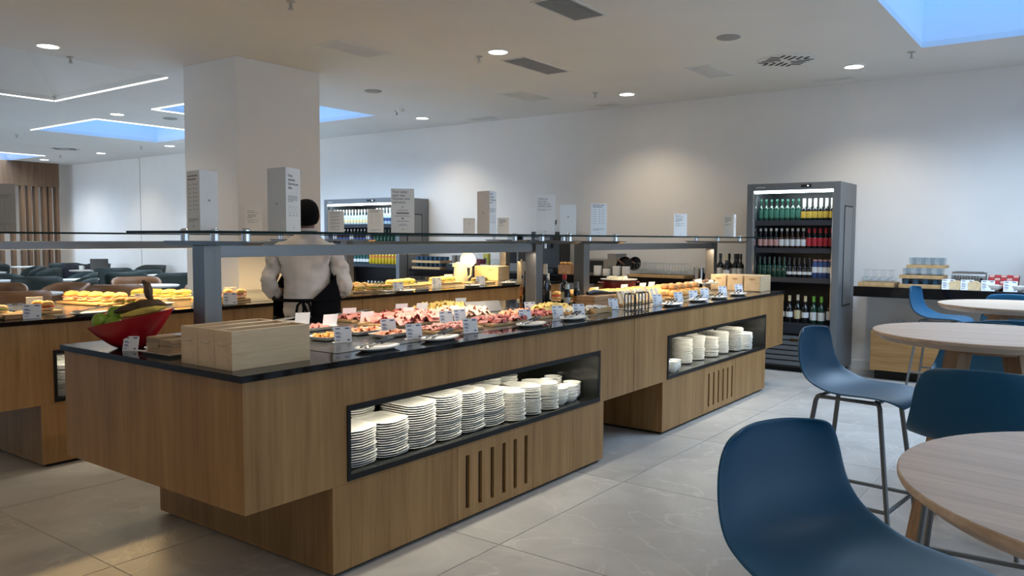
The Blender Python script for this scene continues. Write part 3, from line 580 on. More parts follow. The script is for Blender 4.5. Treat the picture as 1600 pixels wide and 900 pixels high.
# tongs on small oval plates
OVP = MB().loft([[(rx*math.cos(2*PI*k/22), ry*math.sin(2*PI*k/22), z) for k in range(22)] for rx, ry, z in ((.085,.045,0),(.1,.055,.003),(.128,.072,.013),(.128,.072,.0165),(.1,.052,.007),(.005,.003,.006))]).mesh('serving_plate', 'ceramic', True)
def arm(s_): return MB().tube([(-.115,s_*.010,.020),(-.095,s_*.019,.022),(-.05,s_*.015,.026),(.02,s_*.016,.032),(.09,s_*.011,.040),(.13,s_*.002,.044)], [.005,.010,.0035,.004,.0045,.003], 6)
TA = [arm(1).mesh('arm', 'chrome', True), arm(-1).mesh('arm', 'chrome', True)]; TGR = [MB().tube([(.005,s_*.0165,.031),(.09,s_*.0115,.0405)], .0065, 8).mesh('grip', 'black_plastic', True) for s_ in (1, -1)]
def tongs_plate(x, y, rz, where, z=WT, grip=True):
    o = tag(link('serving_plate', OVP, None, (x, y, z)), 'small oval plate holding tongs '+where, 'plate', 'tong plates along the counter edge'); o.rotation_euler.z = rz
    t = thing('serving_tongs', 'metal serving tongs on an oval plate '+where, 'tongs', (x, y, z+.0), rz+.12, 'serving tongs on plates')
    for i in (0, 1):
        a = link('arm', TA[i], t)
        if grip: link('grip', TGR[i], a)
for k, (x, y) in enumerate(((2.53,2.62),(2.96,2.625),(3.77,2.64),(4.24,2.645),(5.62,2.62),(6.15,2.64),(6.55,2.62),(7.05,2.64))): tongs_plate(x, y, HL(4), 'at the near counter front, %s from the crates' % ORD[k])
for k, (x, y) in enumerate(((2.90,3.80),(3.45,3.80),(4.05,3.80))): tongs_plate(x, y, HL(-20), 'at the near counter rear, %s from the crates' % ORD[k], grip=False)
# dishes and boards with sliced food
def slices(w, d, n, size, fold, zb, lay=.010):
    b = MB()
    for i in range(n):
        cx, cy = random.uniform(-w, w)*.46, random.uniform(-d, d)*.46; a = random.uniform(-.5, .5)+(PI/2 if random.random() < .3 else 0); s_ = size*random.uniform(.7, 1.15); z = zb+lay*random.random()*(1-.55*(abs(cx)/w+abs(cy)/d)); am = fold*random.uniform(.5, 1.3); tl = random.uniform(-.25, .25); rows = []
        for u in range(5):
            uu = u/2-1; row = []
            for v in range(4):
                vv = v/1.5-1; hx = s_*.5*uu*(1-.16*vv*vv); hy = s_*.5*vv*(1-.25*uu*uu); zz = am*math.cos(uu*PI/2)*(1+.2*math.sin(vv*5+i))+tl*hx*.4+.003*math.sin(3*uu+i)
                p = pt(hx, hy, a); row.append((cx+p[0], cy+p[1], max(zb, z+zz-am*.3)))
            rows.append(row)
        b.grid(rows)
    return b
def food_board(x, y, w, d, rz, label, fm, n=40, size=.06, fold=.018, base='board', lay=.02, z=CP, cat='food board'):
    t = thing('food_board' if base == 'board' else 'food_dish', label, cat, (x, y, z), rz)
    if base == 'board':
        MB().box(-w/2, -d/2, 0, w/2, d/2, .016).obj('board', 'board_wood', t, bev=.003); zb = .017
    else:
        rim = [[(sx*(w/2-o), sy*(d/2-o), zz) for sx, sy in ((-1,-.8),(-.9,-1),(.9,-1),(1,-.8),(1,.8),(.9,1),(-.9,1),(-1,.8))] for o, zz in ((.03,0),(.012,.006),(0,.022),(.006,.022),(.02,.009),(.05,.008))]
        MB().loft(rim).obj('dish', 'ceramic', t, smooth=True, ang=50); zb = .010; w -= .06; d -= .06
    s_ = slices(w, d, n, size, fold, zb, lay).obj('sliced_food', fm, t, smooth=True, ang=80); s_['kind'] = 'stuff'
    return t
R8 = HL(0)
food_board(2.62, 3.06, .19, .15, HL(6), 'white dish of orange dried apricots beside the crates', 'apricot', 26, .035, .012, 'dish')
food_board(2.90, 3.10, .25, .14, HL(4), 'white dish of smoked fish slices behind the front dish', 'salmon', 34, .045, .012, 'dish')
food_board(2.90, 2.90, .24, .13, HL(2), 'white dish of thin reddish slices nearest the counter edge', 'salmon', 34, .045, .012, 'dish')
food_board(2.80, 3.42, .30, .15, HL(0), 'white dish of cured slices just behind the bamboo crates', 'ham', 30, .05, .012, 'dish')
food_board(3.28, 2.83, .36, .17, R8, 'wooden board of shredded bacon strips at the front', 'ham', 90, .05, .016)
food_board(3.40, 3.28, .52, .28, R8, 'large wooden board heaped with pink ham folds', 'ham', 130, .07, .03, lay=.035)
food_board(3.74, 2.86, .34, .2, R8, 'wooden board of dark red salami slices', 'salami', 80, .05, .02)
food_board(3.88, 3.28, .4, .3, R8, 'wooden board of pale turkey slices in the middle', 'turkey', 90, .07, .03, lay=.035)
food_board(3.36, 3.62, .3, .16, R8, 'wooden board of cured ham at the rear edge', 'ham', 50, .06, .02)
food_board(3.70, 3.58, .3, .16, R8, 'wooden board of dark cured sausage at the rear edge', 'salami', 60, .05, .02)
food_board(4.08, 3.60, .34, .24, R8, 'wooden board of yellow cheese slices standing at the rear', 'cheese', 60, .07, .032, lay=.04)
food_board(4.15, 3.02, .3, .16, R8, 'wooden board of orange salmon ribbons by the cheese', 'salmon', 60, .05, .02)
food_board(4.20, 2.87, .26, .16, R8, 'wooden board of marbled salami near the front edge', 'salami', 60, .045, .018)
food_board(4.53, 3.0, .3, .17, R8, 'wooden board of bright yellow cheese slices before the oil bottles', 'cheese', 70, .06, .03, lay=.035)
food_board(4.56, 2.83, .2, .12, R8, 'wooden board of white cheese cubes near the sachets', 'white_cheese', 50, .04, .02)
t = thing('slate_board', 'grey slate board propped up behind the turkey slices', 'board', (4.28, 3.38, CP), HL(-18)); MB().box(-.14, -.004, 0, .14, .004, .085, RX(HL(-38))).obj('panel', 'grey_machine', t); MB().box(-.10, .003, 0, -.08, .06, .006).box(.08, .003, 0, .10, .06, .006).obj('prop', 'grey_machine', t)
# bottles by the steel posts
def bottle_prof(h, r, nk=.3, nr=.33):
    s0 = h*(1-nk); return [(r*.9,0),(r,.006),(r,s0*.86),(r*.85,s0*.95),(r*nr*1.1,s0*1.06),(r*nr,s0*1.12),(r*nr,h-.02)]
def bottle_meshes(h, r, body, cap, lab, nk=.3, nr=.33, l0=.15, l1=.42, caph=.03, n=14):
    me = MB().lathe(bottle_prof(h, r, nk, nr)+[(0, h-.02)], n=n, cap=False).mesh('glass_body', body, True)
    cp = MB().lathe([(r*nr+.002, h-.02-caph*.2), (r*nr+.002, h), (0, h)], n=n, cap=False) if caph < .025 else MB().lathe([(r*nr+.0025, h-caph), (r*nr+.002, h), (0, h)], n=n, cap=False)
    lb = MB().lathe([(r+.0006, h*l0), (r+.0006, h*l1)], n=n, cap=False).mesh('label_band', lab, True) if lab else None
    return me, cp.mesh('cap', cap, True), lb
def bottle(ms, loc, label, group, name='bottle'):
    t = thing(name, label, 'bottle', loc, random.uniform(0, 6), group); link('glass_body', ms[0], t); link('cap', ms[1], t)
    if ms[2]: link('label_band', ms[2], t)
    return t
for x, y, h, r, body, cap, lab, nk, nr, ch, l in ((4.95,3.34,.315,.034,'bottle_dark','foil_cream',None,.33,.42,.075,'tall dark oil bottle with a cork-coloured neck by the steel post'),(5.11,3.43,.235,.03,'bottle_dark','white','lab_white',.3,.5,.05,'dark vinegar bottle with a tall white cap'),(5.02,3.19,.165,.024,'bottle_dark','white','lab_white',.28,.6,.035,'short dark bottle with a white cap in front of the vinegar'),(5.20,3.33,.225,.028,'bottle_dark','lab_red','lab_cream',.3,.5,.035,'dark sauce bottle with a bright red cap'),(5.10,3.155,.18,.026,'bottle_dark','grey_machine','lab_orange',.3,.5,.05,'small dark bottle with an orange label beside the rustic box'),(5.05,3.56,.25,.05,'bottle_dark','bottle_dark',None,.1,.8,.03,'wide black canister behind the oil bottles'),(5.36,3.84,.2,.026,'bottle_amber','bottle_dark','lab_orange',.4,.4,.03,'amber sauce bottle left of the steel post'),(5.44,3.83,.25,.026,'lab_cream','foil_cream','lab_red',.35,.4,.03,'pale bottle with a red collar label left of the steel post')):
    bottle(bottle_meshes(h, r, body, cap, lab, nk, nr, caph=ch), (x, y, CP if y < 3.67 and 5.03 < x else WT), l, 'oil and sauce bottles')
# rustic box with a ladle
t = thing('rustic_box', 'two-tier brown wooden box beside the steel post', 'box', (5.02, 2.95, CP))
MB().box(0, 0, 0, .40, .17, .042).obj('crate_tier', 'rustic', t, bev=.003); MB().box(.005, .005, .044, .395, .165, .082).obj('crate_tier', 'rustic', t, bev=.003)
MB().tube([(5.06, 3.04, CP+.1), (5.12, 3.03, CP+.106), (5.18, 3.02, CP+.104), (5.3, 2.995, CP+.094), (5.45, 2.97, CP+.09)], [.014, .022, .02, .011, .007], 10).obj('ladle', 'black_plastic', smooth=True)
tag(bpy.data.objects['ladle'], 'black plastic ladle lying on the rustic wooden box', 'ladle')
t = thing('sachet_tray', 'low wooden tray of white sugar sachets by the front cards', 'tray', (4.63, 2.72, CP), HL(-2))
MB().box(0, 0, 0, .22, .13, .008).box(0, 0, .008, .22, .008, .035).box(0, .122, .008, .22, .13, .035).box(0, .008, .008, .008, .122, .035).box(.212, .008, .008, .22, .122, .035).obj('tray', 'board_wood', t)
s_ = slices(.19, .10, 60, .045, .006, .02, .03); s_.v = [(a+.11, b_+.065, c) for a, b_, c in s_.v]; o = s_.obj('sachets', 'sugar_paper', t); o['kind'] = 'stuff'
# black wire rack
t = thing('wire_rack', 'black wire rack at the front edge before the bread', 'rack', (4.84, 2.56, WT))
def frame(x, y, w, h, rz): 
    p = [(0,0,0),(0,0,h*.93),(.012,0,h),(w-.012,0,h),(w,0,h*.93),(w,0,0)]; return [(x+a*math.cos(rz), y+a*math.sin(rz), c+.003) for a, b_, c in p]
for x, y, rz in ((0,.0,.9),(0.05,.0,.9),(.16,.0,.9),(.21,.0,.9),(.26,.0,.9)): MB().tube(frame(x, y, .11, .125, rz), .004, 6).obj('hoop', 'dark_void', t)
MB().tube([(0,0,.05),(.26,0,.05)], .0028, 6).tube([(.07,.086,.05),(.33,.086,.05)], .0028, 6).tube([(0,0,.004),(.26,0,.004)], .003, 6).tube([(.07,.086,.004),(.33,.086,.004)], .0035, 6).obj('rail', 'dark_void', t)
# ================================================================ BREADS, SANDWICHES, PASTRIES
def bread_shape(L, W, H, m, twist=0, z0=0, n=12, name='bread', seg=9, flat=True):
    rings = []
    for j in range(seg):
        u = -1+2*j/(seg-1); r = max(.02, (1-abs(u)**2.6))**.5; ring = []
        for k in range(n):
            a = 2*PI*k/n; y = W/2*r*math.cos(a); z = H/2*r*math.sin(a)
            if flat and z < 0: z *= .5
            ring.append((u*L/2, y+.04*W*math.sin(3*u+twist), z0+H*.25+z*(1+.08*math.sin(9*u+twist))))
        rings.append(ring)
    return MB().loft(rings).mesh(name, m, True, 70)
def sandwich_kit(L, W, H, top, fill, bot='bread_pale'):
    fl_ = MB(); rows = [[], []]
    n = 15
    pts_o = [(L*.49*math.cos(2*PI*k/24), W*.56*math.sin(2*PI*k/24)*(1+.12*math.sin(5*k)), H*.34+.005*math.sin(7*k)) for k in range(24)]
    pts_i = [(p[0]*.96, p[1]*.95, p[2]+.008) for p in pts_o]; fl_.loft([pts_o, pts_i])
    return bread_shape(L, W, H*.6, bot, 0, 0, name='bun_bottom'), fl_.mesh('filling', fill, True), bread_shape(L*.98, W*.97, H*.8, top, 1, H*.38, name='bun_top')
KIT = {'bag': sandwich_kit(.18, .075, .075, 'bread', 'ham'), 'long': sandwich_kit(.22, .066, .062, 'bread', 'lettuce'), 'bun': sandwich_kit(.085, .08, .065, 'bread', 'tomato'), 'pale': sandwich_kit(.15, .06, .055, 'bread_pale', 'lettuce'), 'dark': sandwich_kit(.11, .07, .05, 'crust', 'lettuce')}
def sandwich(kind, x, y, rz, label, group, z):
    t = thing('sandwich', label, 'sandwich', (x, y, z), rz, group)
    for nm, me in zip(('bun_bottom', 'filling', 'bun_top'), KIT[kind]): link(nm, me, t)
def board(x, y, w, d, rz, label, z=CP, m='board_wood', h=.018):
    t = thing('serving_board', label, 'board', (x, y, z), rz); MB().box(-w/2, -d/2, 0, w/2, d/2, h).obj('plank', m, t, bev=.003)
    MB().box(-w/2, -d*.35, h*.3, -w/2-.02, d*.35, h*.8).obj('grip_edge', m, t); return t
def row(kind, n, x0, y0, x1, y1, rz, what, where, z, jit=.006):
    for k in range(n):
        f = k/(n-1) if n > 1 else .5
        sandwich(kind, x0+(x1-x0)*f+random.uniform(-jit, jit), y0+(y1-y0)*f+random.uniform(-jit, jit), rz+random.uniform(-.1, .1), '%s, %s from the left on the %s' % (what, ORD[k], where), what+'s on the '+where, z)
# rear island
board(2.02, 5.62, .34, .28, 0, 'wooden board with tomato-topped bread at the left edge'); row('pale', 2, 1.98, 5.70, 2.08, 5.53, .2, 'pale long roll', 'board at the left edge', CP+.019)
for k, (x, y) in enumerate(((2.03,5.60),(2.0,5.67))): tag(MB().ball((x, y, CP+.019+.075), .036, .034, .026).obj('tomato_half', 'tomato', smooth=True), 'red tomato half on a long roll at the left edge, %s' % ('right', 'left')[k], 'tomato', 'tomato halves at the left edge')
board(2.34, 5.56, .22, .16, HL(10), 'small wooden board with round bread beside the left card'); row('bun', 2, 2.36, 5.60, 2.38, 5.52, 0, 'small golden bun', 'small board', CP+.019)
board(2.13, 5.34, .2, .12, 0, 'grey wooden end board at the front left of the rear island', WT, 'rustic', .03)
board(2.93, 6.02, .24, .58, HL(10), 'long wooden board lined with baguette sandwiches behind the fruit bowl'); row('bag', 5, 2.86, 6.25, 3.0, 5.79, HL(38), 'golden baguette sandwich', 'long board', CP+.019)
board(2.96, 5.56, .16, .2, HL(10), 'small dark board of mini chocolate rolls'); row('dark', 3, 2.92, 5.64, 3.0, 5.50, .2, 'small dark mini roll', 'dark board', CP+.019)
board(3.50, 6.10, .26, .5, HL(6), 'wooden board of long sandwiches left of the steel post'); row('long', 4, 3.42, 6.28, 3.58, 5.94, HL(25), 'long sandwich with lettuce', 'board left of the steel post', CP+.019)
board(3.72, 5.62, .26, .4, HL(4), 'wooden board of crusty sandwiches just left of the man'); row('bag', 4, 3.66, 5.78, 3.80, 5.48, HL(40), 'crusty orange sandwich', 'board left of the man', CP+.019)
board(3.50, 5.30, .2, .14, 0, 'small board of green salad rolls at the rear counter edge', WT); row('dark', 2, 3.46, 5.34, 3.54, 5.28, .2, 'green-filled dark roll', 'small edge board', WT+.019)
board(5.05, 5.60, .42, .36, 0, 'wooden board of golden buns right of the man'); row('bun', 5, 4.88, 5.72, 5.22, 5.68, 0, 'golden round bun', 'back row right of the man', CP+.019); row('bun', 5, 4.90, 5.61, 5.22, 5.57, 0, 'round golden bun', 'middle row right of the man', CP+.019); row('pale', 3, 4.91, 5.50, 5.21, 5.46, 1.57, 'pale filled roll', 'front row right of the man', CP+.019)
board(4.62, 5.27, .24, .13, HL(3), 'pale wooden box of wrapped cutlery right of the man', WT, 'board_wood', .05)
tag(MB().box(-.1, -.05, 0, .1, .05, .02).obj('paper_stack', 'sugar_paper', None, (4.62, 5.27, WT+.051), bev=.006), 'white folded paper on the pale wooden box', 'paper')
bottle(bottle_meshes(.2, .03, 'bottle_brown', 'lab_red', 'lab_red', .4, .36), (4.82, 5.40, CP), 'ketchup-style red capped bottle beside the man', 'sauce bottle by the man')
board(5.36, 5.42, .2, .22, 0, 'white board of small chocolate-topped pastries', CP, 'ceramic', .012); row('dark', 4, 5.30, 5.46, 5.44, 5.38, 1.1, 'dark topped pastry', 'white pastry board', CP+.013)
board(5.92, 5.80, .5, .26, 0, 'wooden board of pale long sandwiches in the middle of the rear island'); row('long', 4, 5.74, 5.74, 6.10, 5.84, HL(75), 'yellow long sandwich', 'middle board', CP+.019)
board(6.60, 5.84, .5, .26, 0, 'wooden board of long sandwiches before the kettle'); row('long', 4, 6.42, 5.78, 6.78, 5.88, HL(75), 'golden long sandwich', 'board before the kettle', CP+.019)
board(6.92, 5.56, .32, .22, 0, 'wooden board of dark grilled sandwiches near the kettle'); row('dark', 4, 6.80, 5.54, 7.04, 5.58, .6, 'dark grilled sandwich', 'board near the kettle', CP+.019)
for k, (x, y) in enumerate(((2.52,5.26),(3.16,5.56),(5.42,5.24),(6.46,5.28),(7.12,5.30))): tongs_plate(x, y, HL(6), 'on the rear island, %s from the left' % ORD[k], grip=False)
RC = [(2.17,5.25,-25),(2.44,5.86,155),(3.06,5.60,-25),(3.52,5.20,-25),(3.92,5.80,155),(4.02,5.24,-30),(5.36,5.27,-30),(6.22,5.56,-34),(6.80,5.44,-34),(6.9,6.0,150)]
for k, (x, y, a) in enumerate(RC): card(x, y, HL(a), 'white label card on the rear island, %s from the left' % ORD[k], CP if 2.4 < x < 4.6 or x > 5.1 else WT, sc=1.15)
# far bread end of the near island
board(5.62, 2.97, .72, .24, 0, 'wooden board of wrapped pale sandwiches behind the wire rack')
for r_ in range(2):
    for k in range(9):
        t = thing('wrapped_sandwich', 'pale wrapped triangle sandwich, %s row, %s from the wire rack' % (('front', 'back')[r_], ORD[k]), 'sandwich', (5.31+k*.078, 2.92+r_*.10, CP+.019), HL(62), 'wrapped triangle sandwiches')
        MB().prism([(-.05,0),(.05,0),(.0,.085)], -.016, .016, TR(0, 0, 0) @ RX(PI/2)).obj('bread_wedge', 'white_cheese' if (k+r_) % 3 else 'bread_pale', t, bev=.004); MB().prism([(-.048,.002),(.048,.002),(.0,.082)], -.004, .004, TR(0, 0, 0) @ RX(PI/2) @ TR(0, .003, 0)).obj('filling', 'turkey', t)
board(5.65, 3.42, .72, .3, 0, 'wooden board of golden toasted slices behind the steel post'); 
for r_ in range(2): row('bun' if r_ else 'long', 6, 5.36, 3.34+r_*.16, 5.95, 3.36+r_*.16, 1.2, ('flat golden toast', 'cream topped bun')[r_], 'far board behind the post', CP+.019)
board(6.45, 3.35, .66, .34, 0, 'wooden board of glazed pastries in the far middle')
def pastry(): 
    b = MB(); 
    rings = []
    for j in range(9):
        u = -1+2*j/8; a = u*1.3; r = .022*(1-abs(u)**2)**.5*(1+.18*(j % 2))+.004
        c = Vector((.06*math.sin(a), .05*math.cos(a)-.03, .022)); d = Vector((math.cos(a), -math.sin(a), 0)); q = Vector((0, 0, 1)); s_ = d.cross(q)
        rings.append([c+r*(math.cos(2*PI*k/9)*s_+.85*math.sin(2*PI*k/9)*q) for k in range(9)])
    return b.loft(rings).mesh('croissant', 'pastry', True, 60)
CRO = pastry(); ROLL = MB().lathe([(0,0),(.03,.001),(.042,.014),(.040,.030),(.026,.044),(0,.05)], n=14, cap=False).mesh('roll', 'bread', True); ROLL2 = MB().lathe([(0,0),(.03,.001),(.042,.014),(.040,.030),(.026,.044),(0,.05)], n=14, cap=False).mesh('roll', 'crust', True)
def spread(me, name, n, x0, x1, y0, y1, z, what, cat, grp, cols):
    for k in range(n):
        i, j = k % cols, k//cols; rws = (n+cols-1)//cols
        o = link(name, me, None, (x0+(x1-x0)*(i+.5)/cols+random.uniform(-.008, .008), y0+(y1-y0)*(j+.5)/rws+random.uniform(-.008, .008), z)); o.rotation_euler.z = random.uniform(0, 6)
        tag(o, what % (('front', 'second', 'third', 'back')[j], ORD[i]), cat, grp)
spread(CRO, 'croissant', 18, 6.14, 6.76, 3.2, 3.5, CP+.019, 'glazed croissant on the far middle board, %s row, %s from the left', 'croissant', 'glazed croissants', 6)
board(6.55, 2.98, .8, .3, 0, 'wooden board of round bread rolls toward the far end')
spread(ROLL, 'bread_roll', 24, 6.16, 6.94, 2.84, 3.12, CP+.019, 'golden round bread roll toward the far end, %s row, %s from the left', 'bread roll', 'golden bread rolls', 8)
spread(ROLL2, 'bread_roll', 8, 6.25, 6.85, 2.9, 3.06, CP+.019+.05, 'dark crusted roll on top of the golden rolls, %s row, %s from the left', 'bread roll', 'dark crusted rolls', 4)
board(7.12, 3.35, .4, .34, 0, 'wooden board of cream pastries at the far end'); spread(CRO, 'croissant', 10, 6.95, 7.3, 3.22, 3.5, CP+.019, 'puffed pastry at the far end, %s row, %s from the left', 'pastry', 'puffed pastries', 5)
# dark red casserole with a covered plate, cake stand, small drawers
t = thing('casserole', 'dark red oval casserole behind the pastries', 'casserole', (6.85, 3.76, WT), HL(-35)); MB().loft([[(rx*math.cos(2*PI*k/24), ry*math.sin(2*PI*k/24), z) for k in range(24)] for rx, ry, z in ((.15,.09,0),(.17,.105,.02),(.175,.11,.10),(.165,.10,.10),(.15,.09,.02),(.01,.01,.015))]).obj('pot', 'dark_red', t, smooth=True); MB().tube([(-.17,-.04,.085),(-.205,-.03,.085),(-.205,.03,.085),(-.17,.04,.085)], .008, 8).obj('handle', 'dark_red', t); MB().tube([(.17,-.04,.085),(.205,-.03,.085),(.205,.03,.085),(.17,.04,.085)], .008, 8).obj('handle', 'dark_red', t)
t = thing('cheese_platter', 'round platter of pale cheese wedges on the red casserole', 'platter', (6.85, 3.76, WT+.1015)); MB().lathe([(.1,0),(.18,.012),(.18,.016),(.1,.006),(0,.006)], n=28, cap=False).obj('platter', 'ceramic', t, smooth=True)
for k in range(7): a = k*.9; MB().prism([(0,-.02),(.07,-.012),(.07,.012),(0,.02)], .013, .04, TR(.07*math.cos(a), .07*math.sin(a), 0) @ RZ(a*1.7)).obj('cheese_wedge', 'white_cheese', t)
t = thing('cake_stand', 'white footed cake stand with small cakes before the wooden drawers', 'cake stand', (7.40, 3.12, WT)); MB().lathe([(.07,0),(.065,.008),(.015,.015),(.012,.06),(.03,.07),(.14,.078),(.145,.086),(.02,.084),(0,.084)], n=28, cap=False).obj('stand', 'ceramic', t, smooth=True)
for k in range(7): a = k*.9; MB().ball((.085*math.cos(a), .085*math.sin(a), .098), .026, .026, .016, 10, 6).obj('cake', 'white_cheese' if k % 2 else 'dark_choc', t, smooth=True)
for k, y in enumerate((2.63, 2.80, 2.97)):
    t = thing('drawer_box', 'pale bamboo slot-handled box at the near island far end, %s' % ('nearest the fridge', 'middle', 'leftmost')[k], 'box', (7.60, y, WT), 0, 'bamboo drawer boxes'); MB().box(.012, 0, 0, .30, .165, .155).obj('case', 'bamboo', t, bev=.002); f_ = MB().box(0, .006, .006, .0125, .159, .149).obj('drawer_front', 'bamboo_y', t); MB().box(-.001, .055, .112, .001, .11, .126).obj('slot_handle', 'rustic', f_)
# kettle and wooden boxes at the far end of the rear island
t = thing('electric_kettle', 'cream electric kettle on the rear island', 'kettle', (7.10, 5.98, CP), HL(-40)); MB().lathe([(.085,0),(.088,.01),(.078,.12),(.068,.21),(0,.212)], n=24, cap=False).obj('body', 'kettle_white', t, smooth=True); MB().tube([(.066,0,.19),(.115,0,.185),(.125,0,.15),(.12,0,.07),(.084,0,.035)], .011, 8).obj('handle', 'kettle_white', t, smooth=True); MB().prism([(-.06,-.02),(-.095,0),(-.06,.02)], .17, .208).obj('spout', 'kettle_white', t); MB().lathe([(.066,.212),(.05,.222),(0,.226)], n=20, cap=False).obj('lid', 'kettle_white', t, smooth=True)
t = thing('plate_stand', 'white round plate standing upright behind the kettle', 'plate', (7.40, 6.12, CP), HL(-38)); MB().lathe([(0,-.004),(.08,-.004),(.095,.004),(.095,.008),(.07,.002),(0,.002)], n=28, cap=False, m=TR(0, 0, .24) @ RX(HL(78))).obj('disc', 'white', t, smooth=True); MB().box(-.06, -.05, 0, .06, .05, .142).obj('stand_block', 'black_plastic', t)
t = thing('wood_box', 'pale wooden box with a slot handle right of the kettle', 'box', (7.48, 5.72, CP), 0); MB().box(0, 0, 0, .22, .36, .17).obj('case', 'bamboo_y', t, bev=.003); MB().box(-.001, .09, .12, .001, .15, .135).obj('slot_handle', 'rustic', t)
# wall of the coffee thermos at the end
t = thing('thermos', 'grey cylindrical coffee urn at the far end of the rear island', 'urn', (7.62, 5.45, WT)); MB().lathe([(.075,0),(.078,.01),(.078,.22),(.07,.235),(0,.24)], n=24, cap=False).obj('body', 'grey_machine', t, smooth=True); MB().tube([(.0,-.08,.05),(0,-.12,.08),(0,-.125,.16),(0,-.08,.2)], .011, 8).obj('handle', 'black_plastic', t, smooth=True); MB().lathe([(.04,.24),(.035,.26),(0,.262)], n=16, cap=False).obj('lid', 'black_plastic', t, smooth=True)
# ================================================================ DRINK FRIDGES
BK = {}
def bk(key, *a, **k): BK[key] = bottle_meshes(*a, **k)
bk('green', .235, .031, 'bottle_green', 'lab_green', 'lab_green', .35, .36, .14, .5, .02, 10); bk('gold', .235, .033, 'bottle_dark', 'foil_white', 'lab_gold', .42, .45, .12, .42, .09, 10); bk('pink', .215, .031, 'bottle_dark', 'foil_white', 'lab_pink', .4, .4, .12, .45, .03, 10); bk('white', .215, .031, 'bottle_brown', 'lab_white', 'lab_white', .4, .4, .12, .45, .03, 10); bk('red', .215, .031, 'bottle_dark', 'lab_red', 'lab_red', .4, .42, .12, .52, .05, 10); bk('dkgreen', .22, .032, 'bottle_green', 'bottle_green', None, .4, .38, .1, .4, .03, 10); bk('black', .215, .031, 'bottle_dark', 'bottle_dark', 'lab_white', .4, .38, .16, .3, .03, 10); bk('blue', .2, .033, 'lab_blue', 'lab_pink', 'lab_white', .15, .7, .3, .6, .02, 10)
bk('wine', .30, .038, 'bottle_dark', 'bottle_dark', 'lab_white', .36, .36, .16, .46, .06, 12); bk('wine_g', .29, .037, 'bottle_green', 'foil_green', 'lab_white', .36, .38, .12, .42, .06, 12); bk('wine_c', .30, .037, 'bottle_dark', 'foil_cream', 'lab_cream', .38, .38, .14, .45, .06, 12); bk('wine_p', .29, .037, 'bottle_dark', 'lab_cream', 'lab_white', .38, .38, .2, .4, .06, 12)
bk('water', .25, .034, 'bottle_clear', 'lab_white', 'lab_blue', .35, .42, .2, .4, .03, 10); bk('orange', .235, .032, 'bottle_yellow', 'lab_orange', 'lab_orange', .36, .36, .4, .55, .02, 10); bk('teal', .235, .032, 'bottle_teal', 'bottle_teal', 'lab_white', .36, .36, .1, .3, .03, 10); bk('pale', .235, .031, 'bottle_clear', 'foil_white', 'lab_cream', .4, .42, .1, .35, .05, 10); bk('cola', .225, .031, 'bottle_brown', 'lab_white', 'lab_blue', .4, .4, .2, .4, .03, 10)
